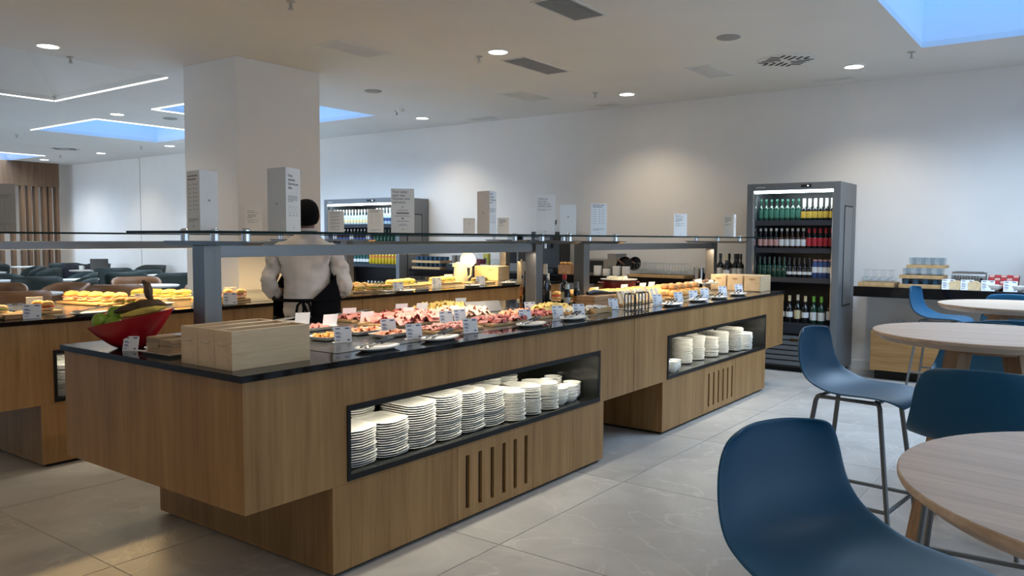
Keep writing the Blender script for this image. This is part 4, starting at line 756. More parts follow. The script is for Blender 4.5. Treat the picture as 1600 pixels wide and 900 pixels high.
def fridge(y0, y1, label, shelves, tagname):
    x0, x1, H = 8.60, 9.25, 2.02; W = y1-y0; D = x1-x0
    t = thing('drinks_fridge', label, 'fridge', (x0, y0, 0)); s_ = .07
    MB().box(0, 0, .05, D, s_, H).obj('side_panel', 'fridge_grey', t, bev=.004); MB().box(0, W-s_, .05, D, W, H).obj('side_panel', 'fridge_grey', t, bev=.004)
    MB().box(0, s_, H-.075, D, W-s_, H).obj('top_panel', 'fridge_grey', t, bev=.004); MB().box(D-.04, s_, .05, D, W-s_, H-.075).obj('back_panel', 'fridge_dark', t); MB().box(.03, s_, .05, D-.04, W-s_, .52).obj('base_body', 'fridge_dark', t)
    MB().box(.0, s_, .42, .03, W-s_, .52).obj('lower_ledge', 'fridge_shelf', t)
    for k in range(6): MB().box(0, s_+.005, .075+k*.055, .028, W-s_-.005, .075+k*.055+.042).obj('louvre', 'fridge_grey', t)
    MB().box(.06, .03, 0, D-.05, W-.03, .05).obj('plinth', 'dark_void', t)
    MB().box(.004, s_+.01, H-.105, .035, W-s_-.01, H-.078).obj('light_bar', 'led_bar', t); a = area('fridge_lamp', (.05, W/2, H-.115), (0, HL(-20), 0), .03, W-.25, 2.2, (.82, .95, 1)); a.parent = t
    MB().box(.02, s_-.002, .6, .05, s_+.014, H-.1).obj('door_edge', 'chrome', t); MB().box(.01, W-s_-.02, .55, .04, W-s_+.002, H-.09).obj('door_edge', 'chrome', t)
    MB().box(-.003, W*.30, H-.05, .001, W*.41, H-.022).obj('display', 'dark_void', t); MB().box(-.0035, W*.33, H-.041, .0005, W*.345, H-.031).obj('display_digit', 'led', t); MB().box(-.002, W-.20, H-.048, .0005, W-.1, H-.036).obj('maker_plate', 'grey_paper', t)
    MB().box(.17, -.004, .72, .5, .0, 1.78).obj('side_window', 'dark_void', t); MB().box(.185, -.0055, .735, .485, -.004, 1.765).obj('side_pane', 'grey_machine', t)
    MB().box(-.004, W*.36, .335, -.0005, W*.48, .362).obj('door_badge', 'chrome', t)
    for zz, rows in shelves:
        sh = MB().box(.06, s_+.004, zz-.045, D-.045, W-s_-.004, zz).obj('shelf', 'fridge_shelf', t); MB().box(.045, s_+.004, zz-.05, .0595, W-s_-.004, zz+.004).obj('shelf_lip', 'fridge_shelf', sh)
        n = sum(q for _, q in rows); yy = y1-s_-.045; st = (W-2*s_-.085)/(n-1); i = 0
        for kind, q in rows:
            for k in range(q):
                nm = {'wine': 'wine_bottle', 'wine_g': 'wine_bottle', 'wine_c': 'wine_bottle', 'wine_p': 'wine_bottle'}.get(kind, 'bottle')
                desc = {'green':'green-labelled beer bottle','gold':'white-foiled beer bottle with gold label','pink':'dark bottle with pink and white label','white':'brown bottle with white label','red':'dark bottle with red label','dkgreen':'plain dark green bottle','black':'dark bottle with thin white label','blue':'blue and white can-like bottle','wine':'red wine bottle','wine_g':'wine bottle with green foil','wine_c':'wine bottle with cream foil','wine_p':'wine bottle with low white label','water':'clear water bottle with blue label','orange':'orange soft drink bottle','teal':'teal glass bottle','pale':'pale lemonade bottle','cola':'brown cola bottle'}[kind]
                bottle(BK[kind], (x0+.13+.015*(i % 2 if 'wine' in kind else 0), yy-i*st, zz+.0005), '%s, %s from left, shelf %s, %s' % (desc, ORD[i], SN(zz), tagname), 'bottles in the '+tagname, nm); i += 1
    return t
def SN(z): return {1.62:'at the top',1.325:'second down',1.01:'third down',.525:'at the bottom'}.get(z, 'at the top')
fridge(2.166, 3.145, 'tall grey open-fronted drinks fridge at the right end of the counter', [(1.62,(('green',8),('gold',6))),(1.325,(('pink',4),('white',5),('red',5))),(1.01,(('dkgreen',6),('black',5),('blue',4))),(.525,(('wine_c',1),('wine',2),('wine_p',2),('wine_c',1),('wine_p',1),('wine_g',2),('wine',1)))], 'right fridge')
fridge(8.44, 10.12, 'wide grey drinks fridge in the background right of the column', [(1.62,(('pale',14),('water',8))),(1.325,(('cola',12),('dkgreen',8))),(1.01,(('teal',12),('orange',10))),(.525,(('black',10),('white',10)))], 'far fridge')

# ================================================================ WALL COUNTERS
CZ = .955
t = thing('wall_counter', 'long black counter along the wall behind the islands', 'counter', (8.66, 3.2, 0)); MB().box(0, 0, .85, .59, 5.1, CZ).obj('top_slab', 'black_stone', t, bev=.003)
for y in (.25, 1.7, 3.2, 4.6): MB().box(.12, y, 0, .57, y+.28, .85).obj('support_cabinet', 'oak', t)
t = thing('wall_shelf', 'thick black wall counter carrying glasses and toaster at the right', 'counter', (8.66, -2.2, 0)); MB().box(0, 0, .842, .59, 4.23, .945).obj('top_slab', 'black_stone', t, bev=.003)
MB().box(.1, 0, 0, .57, .3, .842).obj('support_cabinet', 'oak', t)
def box_cab(x, y, L, W, H, label):
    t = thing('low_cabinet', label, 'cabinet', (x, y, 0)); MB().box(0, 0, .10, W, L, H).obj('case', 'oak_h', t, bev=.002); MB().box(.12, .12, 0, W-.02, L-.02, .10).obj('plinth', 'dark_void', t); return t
box_cab(8.67, -.2, 2.05, .575, .5, 'low oak box cabinet on the floor under the right wall counter')
# --- glasses
TUM = MB().lathe([(.03,0),(.036,.07),(.037,.09),(.0355,.09),(.034,.07),(.028,.006),(0,.006)], n=14, cap=False).mesh('tumbler', 'clear', True); WG = MB().lathe([(.034,.155),(.040,.11),(.030,.085),(.006,.072),(.0045,.01),(.034,.003),(.034,0),(0,0)][::-1], n=14, cap=False).mesh('wine_glass', 'clear', True); WGI = MB().lathe([(.034,0),(.040,.05),(.030,.078),(.006,.092),(.0045,.15),(.034,.157),(.034,.16),(0,.16)], n=14, cap=False).mesh('wine_glass', 'clear', True); BG = MB().lathe([(.03,0),(.036,.07),(.037,.08),(.0355,.08),(.028,.006),(0,.006)], n=14, cap=False).mesh('tumbler', 'blue_glass', True); FUME = MB().lathe([(.032,0),(.038,.09),(.0365,.09),(.03,.006),(0,.006)], n=14, cap=False).mesh('tumbler', 'clear', True)
def gl_tray(x, y, w, l, h, z, label):
    t = thing('glass_tray', label, 'tray', (x, y, z)); MB().box(0, 0, 0, w, l, .01).box(0, 0, .01, .01, l, h).box(w-.01, 0, .01, w, l, h).box(.01, 0, .01, w-.01, .01, h).box(.01, l-.01, .01, w-.01, l, h).obj('tray', 'board_wood', t, bev=.002); return t
def fill(me, nm, cat, x, y, w, l, z, nx, ny, where, grp):
    for i in range(nx):
        for j in range(ny): tag(link(nm, me, None, (x+w*(i+.5)/nx, y+l*(j+.5)/ny, z)), '%s, %s row, %s from the right' % (where, ('front', 'second', 'third', 'back')[i], ORD[j]), cat, grp)
gl_tray(8.69, 1.655, .30, .34, .045, .9455, 'wooden tray of upturned stemmed glasses at the left end of the right counter'); fill(WGI, 'wine_glass', 'glass', 8.70, 1.665, .28, .32, .9565, 3, 4, 'upturned stemmed glass on the left tray', 'stemmed glasses on the left tray')
gl_tray(8.69, 1.24, .30, .37, .04, .9455, 'lowest wooden tray of the stacked glass racks'); fill(BG, 'tumbler', 'glass', 8.70, 1.25, .28, .35, .9565, 3, 4, 'dark blue tumbler in the lowest rack', 'blue tumblers')
gl_tray(8.69, 1.22, .30, .39, .035, 1.04, 'middle wooden tray of the stacked glass racks'); fill(TUM, 'tumbler', 'glass', 8.70, 1.23, .28, .37, 1.051, 3, 4, 'clear tumbler in the middle rack', 'clear tumblers in the middle rack')
gl_tray(8.70, 1.21, .28, .34, .03, 1.146, 'top wooden tray of the stacked glass racks'); fill(TUM, 'tumbler', 'glass', 8.71, 1.22, .26, .32, 1.157, 3, 4, 'clear tumbler in the top rack', 'clear tumblers in the top rack')
fill(FUME, 'tumbler', 'glass', 8.70, .55, .4, 1.15, .5005, 2, 9, 'smoky tumbler on the low oak cabinet', 'tumblers on the low cabinet')
# --- toaster, bread, spreads, cereal
t = thing('toaster', 'brushed steel four-slice toaster on the right counter', 'toaster', (8.97, 1.03, .9455)); MB().prism([(-.08,0),(-.08,.13),(-.065,.155),(-.045,.165),(.045,.165),(.065,.155),(.08,.13),(.08,0)], -.145, .145, RX(PI/2)).obj('body', 'steel', t, smooth=True); MB().box(-.082, -.125, .07, -.079, -.10, .11).obj('lever_plate', 'dark_void', t); MB().box(-.02, -.12, .166, .0, .12, .1675).box(.02, -.12, .166, .04, .12, .1675).obj('slot', 'dark_void', t)
for k in range(9): MB().box(-.0825, -.085+k*.024, .02, -.079, -.075+k*.024, .13).obj('rib', 'steel', t)
for k, y in enumerate((1.12, .96)):
    t = thing('bread_loaf', 'sliced pale loaf in front of the toaster, %s' % ('left', 'right')[k], 'bread', (8.74, y, .9455), HL(8), 'sliced loaves before the toaster')
    sl = MB().prism([(-.05,0),(.05,0),(.052,.07),(.03,.085),(-.03,.085),(-.052,.07)], 0, .014, RZ(PI/2) @ RX(PI/2)).mesh('bread_slice', 'bread_pale')
    for i in range(9): link('bread_slice', sl, t, (-.06+.0165*i, 0, 0))
for k, (y, x) in enumerate(((1.17,8.675),(1.01,8.675),(.84,8.675),(.66,8.675))): card(x, y, -PI/2+.1, 'white card at the edge of the right counter, %s from the left' % ORD[k], .9455, sc=1.3)
for k, y in enumerate((.79, .60)): tag(MB().lathe([(.03,0),(.035,.004),(.06,.03),(.068,.055),(.064,.055),(.05,.02),(0,.012)], n=20, cap=False).obj('small_bowl', 'ceramic', None, (8.73, y, .9455), True), 'small white bowl at the edge of the right counter, %s' % ('left', 'right')[k], 'bowl', 'small bowls on the right counter')
t = thing('spread_rack', 'tilted tray of small red jam packets beside the toaster', 'tray', (8.98, .74, .9455)); m_ = RY(HL(-30)); MB().box(-.12, -.13, .08, .12, .13, .09, m_).obj('tray', 'dark_red', t); MB().box(.02, -.12, 0, .06, .12, .09).obj('foot', 'dark_red', t)
jam = MB().box(-.022, -.022, 0, .022, .022, .015).mesh('jam_packet', 'lab_pink'); jam2 = MB().box(-.022, -.022, 0, .022, .022, .015).mesh('jam_packet', 'lab_red')
for i in range(4):
    for j in range(5): o = link('jam_packet', jam if (i+j) % 2 else jam2, t); o.matrix_local = m_ @ TR(-.085+.055*i, -.1+.05*j, .0905)
def cereal(y, m, label):
    t = thing('cereal_dispenser', label, 'dispenser', (8.92, y, .9455)); MB().box(-.10, -.07, 0, .10, .07, .02).box(.06, -.02, .02, .09, .02, .36).obj('stand', 'black_plastic', t); MB().lathe([(.072,.20),(.075,.21),(.075,.48)], n=20, cap=False).obj('hopper', 'clear', t, smooth=True); MB().lathe([(.0,.205),(.070,.205),(.070,.30),(0,.31)], n=20, cap=False).obj('cereal', m, t, smooth=True); MB().lathe([(.085,.48),(.085,.49),(0,.495)], n=20, cap=False).obj('lid', 'black_plastic', t, smooth=True); MB().lathe([(.074,.14),(.06,.2),(0,.201)], n=18, cap=False).obj('outlet', m, t, smooth=True); MB().lathe([(0,-.006),(.024,-.006),(.024,.006),(0,.006)], n=14, cap=False, m=TR(-.085, 0, .17) @ RY(PI/2)).obj('knob', 'chrome', t, smooth=True); MB().lathe([(.04,.021),(.045,.08),(.042,.08),(.038,.025)], n=14, cap=False).obj('catch_cup', 'ceramic', t, smooth=True)
cereal(.49, 'cereal_gold', 'cereal dispenser with golden flakes at the right edge'); cereal(.31, 'cereal_red', 'cereal dispenser with red cereal at the right edge')
# --- things on the long wall counter
t = thing('coffee_machine', 'tall black coffee machine with bean hopper against the wall', 'coffee machine', (8.75, 5.78, CZ+.0005)); MB().box(0, 0, 0, .42, .36, .06).box(.16, 0, .06, .42, .36, .55).box(0, 0, .42, .16, .36, .55).obj('housing', 'black_plastic', t, bev=.01); MB().lathe([(.05,.55),(.13,.66),(.13,.69),(.12,.69)], (.2,.24,0), 20, cap=False).obj('bean_hopper', 'black_frame', t, smooth=True); MB().cyl((.08,.18,0), .02, .33, .42).obj('nozzle', 'chrome', t); MB().box(-.002, .06, .44, .001, .30, .53).obj('front_panel', 'grey_machine', t); MB().lathe([(.0,.69),(.14,.695),(.14,.705),(0,.72)], (.2,.24,0), 20, cap=False).obj('hopper_lid', 'black_frame', t, smooth=True)
t = thing('bean_grinder', 'tall dark panel machine left of the coffee machine', 'grinder', (8.85, 6.42, CZ+.0005)); MB().box(0, 0, 0, .3, .22, .44).obj('housing', 'grey_machine', t, bev=.008); MB().box(-.003, .03, .12, .001, .19, .40).obj('front_panel', 'black_frame', t); MB().lathe([(.09,.44),(.1,.5),(0,.51)], (.15,.11,0), 18, cap=False).obj('hopper', 'black_frame', t, smooth=True)
for k, (y, n) in enumerate(((5.10,3),(4.97,2),(4.83,3),(4.70,3))):
    tagl = 'stack of thick white cups on the long wall counter, %s from the left' % ORD[k]
    for i in range(n): tag(link('stacking_cup', MB().lathe([(.044,0),(.05,.01),(.052,.05),(.049,.05),(.045,.012),(0,.01)], n=18, cap=False).mesh('stacking_cup', 'ceramic', True) if k+i == 0 else bpy.data.meshes['stacking_cup'], None, (8.74, y, CZ+.0005+i*.036)), 'white cup in the %s cup stack on the long wall counter, %s from below' % (ORD[k], ORD[i]), 'cup', 'stacked cups on the wall counter')
t = thing('microwave', 'grey machine with flat panel behind the cup stacks', 'oven', (8.93, 4.93, CZ+.0005)); MB().box(0, 0, 0, .3, .46, .20).obj('housing', 'grey_machine', t, bev=.006); MB().box(-.002, .2, .02, .0005, .44, .18).obj('door', 'dark_void', t); MB().box(0, .02, .20, .28, .14, .27).obj('upper_box', 'grey_machine', t)
for k, (y, r, z) in enumerate(((4.72,.115,.14),(4.60,.09,.13))):
    t = thing('frying_pan', 'round black pan leaning upright against the wall, %s' % ('larger', 'smaller')[k], 'pan', (8.92+.05*k, y+.09, CZ+.0005), 0, 'black pans on the wall counter'); MB().lathe([(0,0),(r*.85,0),(r,.03),(r-.006,.03),(r*.82,.006),(0,.006)], n=26, cap=False, m=TR(0, 0, r+.005+.05*k) @ RY(HL(-75))).obj('pan', 'black_frame', t, smooth=True); MB().box(-.03, -.03, 0, .05, .03, .012).obj('rest', 'black_frame', t); MB().tube([(-.02,.0,r*1.2+.05*k),(-.03,.05,r*1.5+.05*k),(-.035,.09,r*1.8+.05*k)], .008, 8).obj('handle', 'copper', t)
gl_tray(8.69, 3.92, .36, .72, .035, CZ+.0005, 'long wooden tray of upturned wine glasses on the wall counter'); fill(WGI, 'wine_glass', 'glass', 8.70, 3.93, .34, .70, CZ+.0115, 4, 9, 'upturned wine glass on the long wall counter', 'wine glasses on the wall counter')
for k, (x, y, kind) in enumerate(((8.74,3.60,'wine'),(8.76,3.50,'wine'),(8.72,3.41,'wine_p'),(8.76,3.325,'wine'),(8.72,3.245,'wine'),(8.87,3.54,'wine'),(8.88,3.44,'wine'),(8.88,3.34,'wine'))): bottle(BK[kind], (x, y, CZ+.0005), 'dark wine bottle left of the right fridge on the wall counter, %s of the group' % ORD[k], 'wine bottles beside the right fridge', 'wine_bottle')
t = thing('ice_bucket', 'small steel bucket before the wine bottles', 'bucket', (8.70+.0, 3.72, CZ+.0005)); MB().lathe([(.055,0),(.06,.01),(.07,.13),(.075,.135),(.066,.13),(.05,.01),(0,.01)], n=22, cap=False).obj('body', 'chrome', t, smooth=True); MB().tube([(0,.072,.11),(0,.095,.10),(0,.09,.05),(0,.064,.04)], .005, 6).obj('handle', 'chrome', t)
t = thing('knife_block', 'brown wooden cutlery block beside the coffee machine', 'block', (8.74, 5.50, CZ+.0005)); MB().box(0, 0, 0, .16, .2, .12).obj('case', 'rustic', t, bev=.004)
for k in range(5): MB().ball((.04+.02*(k % 2), .03+.035*k, .14), .022, .024, .02, 10, 6).obj('bun', 'bread', t, smooth=True)
gl_tray(8.70, 7.72, .3, .56, .035, CZ+.0005, 'lower wooden rack of blue tumblers beside the far fridge'); fill(BG, 'tumbler', 'glass', 8.71, 7.73, .28, .54, CZ+.0115, 2, 6, 'blue tumbler in the lower rack by the far fridge', 'blue tumblers by the far fridge')
gl_tray(8.70, 7.72, .3, .56, .035, CZ+.0925, 'upper wooden rack of blue tumblers beside the far fridge'); fill(BG, 'tumbler', 'glass', 8.71, 7.73, .28, .54, CZ+.1035, 2, 6, 'blue tumbler in the upper rack by the far fridge', 'upper blue tumblers by the far fridge')
t = thing('drip_tray', 'black low tray machine left of the juice jug', 'tray', (8.72, 7.2, CZ+.0005)); MB().box(0, 0, 0, .36, .42, .09).obj('case', 'black_plastic', t, bev=.006); MB().box(.05, .05, .0905, .31, .37, .1).obj('grid', 'chrome', t)
for k in range(3): tag(MB().lathe([(.04,0),(.042,.11),(.038,.11),(.036,.01),(0,.01)], n=16, cap=False).obj('tin_cup', 'grey_machine', None, (8.80, 7.30+.11*k, CZ+.1012), True), 'grey metal beaker on the black tray, %s from the right' % ORD[k], 'beaker', 'grey beakers')
t = thing('juice_jug', 'clear jug of dark red juice on the wall counter', 'jug', (8.74, 6.98, CZ+.0005)); MB().lathe([(.06,0),(.066,.01),(.066,.17),(0,.17)], n=20, cap=False).obj('juice', 'jug_pink', t, smooth=True); MB().lathe([(.068,.0),(.07,.2),(.06,.22),(.03,.24),(0,.24)], n=20, cap=False).obj('jug_glass', 'clear', t, smooth=True)
t = thing('notice_stand', 'small grey notice standing by the juice jug', 'sign', (8.68, 6.82, CZ+.0005)); MB().box(0, 0, 0, .006, .15, .10).obj('panel', 'grey_paper', t); MB().box(.006, .02, 0, .06, .13, .004).obj('foot', 'grey_paper', t)
t = thing('dome_server', 'clear domed server with pastries beside the juice jug', 'dome', (8.86, 6.82, CZ+.0005)); MB().lathe([(.11,0),(.12,.01),(0,.012)], n=22, cap=False).obj('base', 'black_plastic', t, smooth=True); MB().lathe([(.11,.012),(.108,.08),(.08,.14),(.03,.17),(0,.175)], n=22, cap=False).obj('dome', 'clear', t, smooth=True); MB().ball((0,0,.05), .07, .07, .035).obj('cake', 'crust', t, smooth=True)
t = thing('yellow_box', 'small yellow packet on the wall counter behind the jug', 'packet', (8.98, 7.05, CZ+.0005)); MB().box(0, 0, 0, .06, .09, .24).obj('carton', 'yellow_tag', t, bev=.003); MB().box(-.001, .02, .1, .0, .07, .18).obj('print', 'lab_green', t)
# ================================================================ HIGH TABLES AND STOOLS
def stool_shell():
    prof = [(-.238,.275),(-.243,.257),(-.240,.20),(-.232,.14),(-.214,.085),(-.178,.035),(-.125,.006),(-.06,-.004),(.01,-.004),(.08,.002),(.145,.006),(.195,.001),(.222,-.012),(.236,-.03)]
    hw = [.135,.172,.196,.203,.212,.222,.228,.231,.231,.228,.220,.205,.182,.140]; rows = []
    n = 13
    for i, ((x, z), w) in enumerate(zip(prof, hw)):
        a = prof[max(0, i-1)]; c = prof[min(len(prof)-1, i+1)]; d = Vector((c[0]-a[0], c[1]-a[1])).normalized(); nx, nz = -d.y, d.x
        if i < 7: wr = .042
        else: wr = .026*max(0, (12-i)/5)
        row = []
        for j in range(n):
            v = -1+2*j/(n-1); k = abs(v)**2.4*wr; row.append((x+nx*k, v*w, z+nz*k))
        rows.append(row)
    return MB().grid(rows)
ss = stool_shell(); SHELL = ss.mesh('shell', 'blue', True, 180)
UND = MB().tube([(-.13,-.13,-.022),(.12,-.13,-.022),(.12,.13,-.022),(-.13,.13,-.022)], .009, 8, True).mesh('seat_frame', 'leg_metal', True)
SEAT = .742
LEG = {}
for sx in (-1, 1):
    for sy in (-1, 1): LEG[sx, sy] = MB().tube([(sx*.115,sy*.13,-.014),(sx*.13,sy*.136,-.022),(sx*.137,sy*.139,-.04),(sx*.225,sy*.205,-SEAT+.001)], .0105, 8).mesh('leg', 'leg_metal', True)
fz = -.47; fx, fy = .137+.088*.61, .139+.066*.61
FOOT = MB().tube([(fx,-fy,fz),(fx,fy,fz)], .009, 8).tube([(-fx,-fy,fz),(fx,-fy,fz)], .009, 8).tube([(-fx,fy,fz),(fx,fy,fz)], .009, 8).mesh('footrest', 'leg_metal', True)
def stool(x, y, rz, label):
    t = thing('bar_stool', label, 'stool', (x, y, SEAT), HL(rz), 'blue shell bar stools'); o = link('shell', SHELL, t); s_ = o.modifiers.new('thick', 'SOLIDIFY'); s_.thickness = .009; s_.offset = 0; q = o.modifiers.new('sub', 'SUBSURF'); q.levels = q.render_levels = 2
    link('seat_frame', UND, t); link('footrest', FOOT, t)
    for k in LEG: link('leg', LEG[k], t)
stool(1.675, .365, -113, 'nearest blue shell bar stool in the right foreground')
stool(3.78, .85, -96, 'blue bar stool seen from the side between counter and tables')
stool(3.08, .29, 3, 'dark blue bar stool with its back to the viewer behind the nearest table')
stool(4.34, .44, 178, 'blue bar stool facing the viewer on the far side of the middle table')
stool(4.98, .34, 2, 'blue bar stool back seen beyond the middle table legs')
stool(7.78, 1.10, -95, 'small blue bar stool in side view before the right wall counter')
stool(7.34, .52, 0, 'blue bar stool back beyond the farthest round table')
def hi_table(x, y, label, grain=0, r=.414):
    t = thing('round_table', label, 'table', (x, y, 0), HL(grain), 'round high tables'); H = 1.05
    MB().lathe([(0,H-.034),(r-.03,H-.034),(r-.002,H-.014),(r,H-.010),(r,H-.002),(r-.002,H),(0,H)], n=72, cap=False).obj('tabletop', 'oak_table', t, smooth=True, ang=25)
    MB().lathe([(0,H-.07),(.17,H-.07),(.17,H-.034)], n=32, cap=False).obj('hub', 'oak_leg', t, smooth=True)
    for k in range(4):
        a = k*PI/2+PI/4; m = RZ(a); rings = []
        for q, zz, wd_ in ((.13,H-.036,.036),(.36,0,.026)): rings.append([m @ Vector((q+sx*wd_, sy*wd_*.9, zz)) for sx, sy in ((-1,-1),(1,-1),(1,1),(-1,1))])
        MB().loft(rings[::-1]).obj('leg', 'oak_leg', t, bev=.004)
hi_table(1.50, -.15, 'nearest round oak-topped high table at the right edge', 80)
hi_table(3.68, .35, 'middle round high table behind the dark blue stool', 98, .42)
hi_table(5.44, .37, 'farthest round high table before the wall counter', 98)

# ================================================================ DINING AREA
def tub(matn):
    rows = []; n = 19
    for j in range(n):
        v = -1+2*j/(n-1); a = PI+v*1.95; k = abs(v)
        top = .815-.13*max(0, (k-.45)/.55)**1.5 if k < .97 else .62
        col = []
        for i in range(6):
            f = i/5; z = .43+(top-.43)*f; r = .25+.05*f; rx = r*1.0; ry = r*1.08
            col.append((rx*math.cos(a)*(1 if math.cos(a) < 0 else .9), ry*math.sin(a), z))
        rows.append(col)
    return MB().grid(rows).mesh('tub_back', matn, True, 180)
CH = {m: (tub(m), MB().lathe([(0,.40),(.22,.40),(.25,.42),(.25,.45),(.22,.475),(0,.485)], n=22, cap=False).mesh('seat_cushion', m, True)) for m in ('green_chair', 'brown_chair')}
DLEG = [MB().tube([(sx*.15,sy*.16,.41),(sx*.23,sy*.22,.001)], [.016,.010], 8).mesh('leg', 'dark_metal', True) for sx in (-1, 1) for sy in (-1, 1)]
def dchair(x, y, rz, m, label):
    t = thing('tub_chair', label, 'chair', (x, y, 0), HL(rz), 'upholstered tub chairs in the dining area'); o = link('tub_back', CH[m][0], t); s_ = o.modifiers.new('thick', 'SOLIDIFY'); s_.thickness = .035; s_.offset = 0; link('seat_cushion', CH[m][1], t)
    for l in DLEG: link('leg', l, t)
GR = [(5.37,12.79,70,'wide dark green tub chair seen from behind, near the left edge'),(5.42,11.75,160,'dark green tub chair side-on left of the navy jacket, lower'),(6.34,13.64,170,'dark green tub chair side-on, above the lower one'),(8.5,18.8,60,'distant dark green tub chair before the slats, seen from behind'),(6.95,16.9,170,'dark green tub chair half hidden beyond the tables'),(8.6,17.7,200,'far green tub chair against the pale wall by the jacket'),(6.75,15.9,150,'dark green tub chair side-on beneath the slats'),(6.35,17.75,75,'dark green tub chair at the left edge, far row'),(5.54,14.15,20,'dark green tub chair at the left edge, middle row'),(7.2,19.3,60,'most distant green tub chair in front of the slat screen'),(7.81,15.32,60,'dark green tub chair behind the laptop'),(7.71,14.10,75,'dark green tub chair right of the laptop, low back'),(8.85,15.9,200,'green tub chair standing against the far wall'),(7.05,13.42,60,'dark green tub chair below the laptop chair'),(7.43,12.58,80,'dark green tub chair just left of the steel post')]
for x, y, a, l in GR: dchair(x, y, a, 'green_chair', l)
BR = [(3.86,9.70,70,'brown leather tub chair at the left edge, nearest row'),(4.17,11.06,250,'brown tub chair cut by the left edge'),(4.72,10.57,195,'brown tub chair side-on behind the left label card'),(5.16,10.07,62,'wide brown tub chair seen from behind above the baguettes'),(6.14,11.38,245,'wide brown tub chair facing the viewer'),(6.35,9.95,195,'brown tub chair just left of the steel post')]
for x, y, a, l in BR: dchair(x, y, a, 'brown_chair', l)
def dtable(x, y, label, r=.33):
    t = thing('dining_table', label, 'table', (x, y, 0), 0, 'pale dining tables'); MB().lathe([(0,.715),(r-.02,.715),(r,.73),(r,.74),(0,.742)], n=32, cap=False).obj('tabletop', 'dining_top', t, smooth=True, ang=25); MB().cyl((0,0,0), .035, .02, .716).obj('pedestal', 'dark_metal', t); MB().lathe([(.22,0),(.22,.012),(.04,.03),(0,.03)], n=24, cap=False).obj('foot_disc', 'dark_metal', t, smooth=True)
for x, y, l in ((6.05,16.5,'pale round table at the left edge, far row'),(4.98,13.45,'pale round table at the left edge beyond the wide chair'),(5.98,12.9,'pale round table right of the wide green chair'),(7.8,19.0,'farthest pale table under the slats'),(7.75,16.21,'pale round table with the white mug'),(7.75,13.35,'pale round table right of the laptop'),(5.98,10.62,'pale round table by the brown chairs'),(4.22,10.2,'pale round table behind the left label card')): dtable(x, y, l)
t = thing('laptop', 'open grey-brown laptop on the far dining table', 'laptop', (7.93, 16.08, .7425), HL(60)); MB().box(-.11, -.16, 0, .11, .16, .012).obj('keyboard_base', 'laptop', t); MB().box(-.004, -.16, 0, .004, .16, .23, TR(-.11, 0, .012) @ RY(HL(-22))).obj('screen_lid', 'laptop', t)
t = thing('mug', 'small white mug on the far dining table', 'mug', (7.62, 16.2, .7425)); MB().lathe([(.03,0),(.036,.01),(.04,.09),(.036,.09),(.03,.01),(0,.01)], n=16, cap=False).obj('cup', 'ceramic', t, smooth=True); MB().tube([(.038,0,.075),(.06,0,.07),(.06,0,.03),(.036,0,.025)], .006, 6).obj('handle', 'ceramic', t)
t = thing('navy_jacket', 'dark navy jacket hanging over a chair back beside the mug table', 'jacket', (7.98, 17.0, .43), HL(60)); rows = []
for i in range(9):
    f = i/8; a = PI*f; x = -.30-.09*math.cos(a); z = .30+.1*math.sin(a)-(.28*abs(math.cos(a)))
    rows.append([(x+.015*math.sin(5*v), v*.27*(1+.1*math.sin(3*f)), z+.012*math.sin(7*v+f*3)) for v in [-1+k/4 for k in range(9)]])
o = MB().grid(rows).obj('cloth', 'navy', t, smooth=True, ang=180); s_ = o.modifiers.new('thick', 'SOLIDIFY'); s_.thickness = .02
MB().tube([(-.3,.27,.1),(-.3,.31,-.02),(-.28,.33,-.18)], [.05,.045,.04], 8).obj('sleeve', 'navy', t, smooth=True)
dchair(7.98, 17.0, 60, 'green_chair', 'green tub chair carrying the navy jacket')
# ================================================================ THE MAN BEHIND THE COUNTER
MX, MY, MR = 3.55, 4.36, HL(42)      # standing between the islands, facing away
man = thing('person', 'man in white shirt, black cap and black apron, back turned, at the rear counter', 'person', (MX, MY, 0), MR-PI/2)
# local frame: +y is where he faces, x to his right
def skin_mesh(name, V, E, Rr, matn, sub=2, parent=None, root=0):
    me = bpy.data.meshes.new(name); me.from_pydata(V, E, []); me.materials.append(MATS[matn]); o = link(name, me, parent)
    m = o.modifiers.new('skin', 'SKIN'); m.use_smooth_shade = True
    for i, sv in enumerate(me.skin_vertices[0].data): sv.radius = Rr[i] if isinstance(Rr[i], tuple) else (Rr[i], Rr[i]); sv.use_root = (i == root)
    s_ = o.modifiers.new('sub', 'SUBSURF'); s_.levels = s_.render_levels = sub; return o
V = []; E = []; Rr = []
def vtx(p, r, par=None):
    V.append(p); Rr.append(r)
    if par is not None: E.append((par, len(V)-1))
    return len(V)-1
pel = vtx((0,0,.92), (.12,.09)); wa = vtx((0,0,1.06), (.115,.085), pel); chs = vtx((0,0,1.22), (.12,.085), wa); sh = vtx((0,-.01,1.33), (.09,.06), chs); nk = vtx((0,.0,1.44), .055, sh); nk2 = vtx((0,.012,1.49), .054, nk); hd = vtx((0,.03,1.56), (.072,.085), nk2); h2 = vtx((0,.03,1.62), (.070,.085), hd)
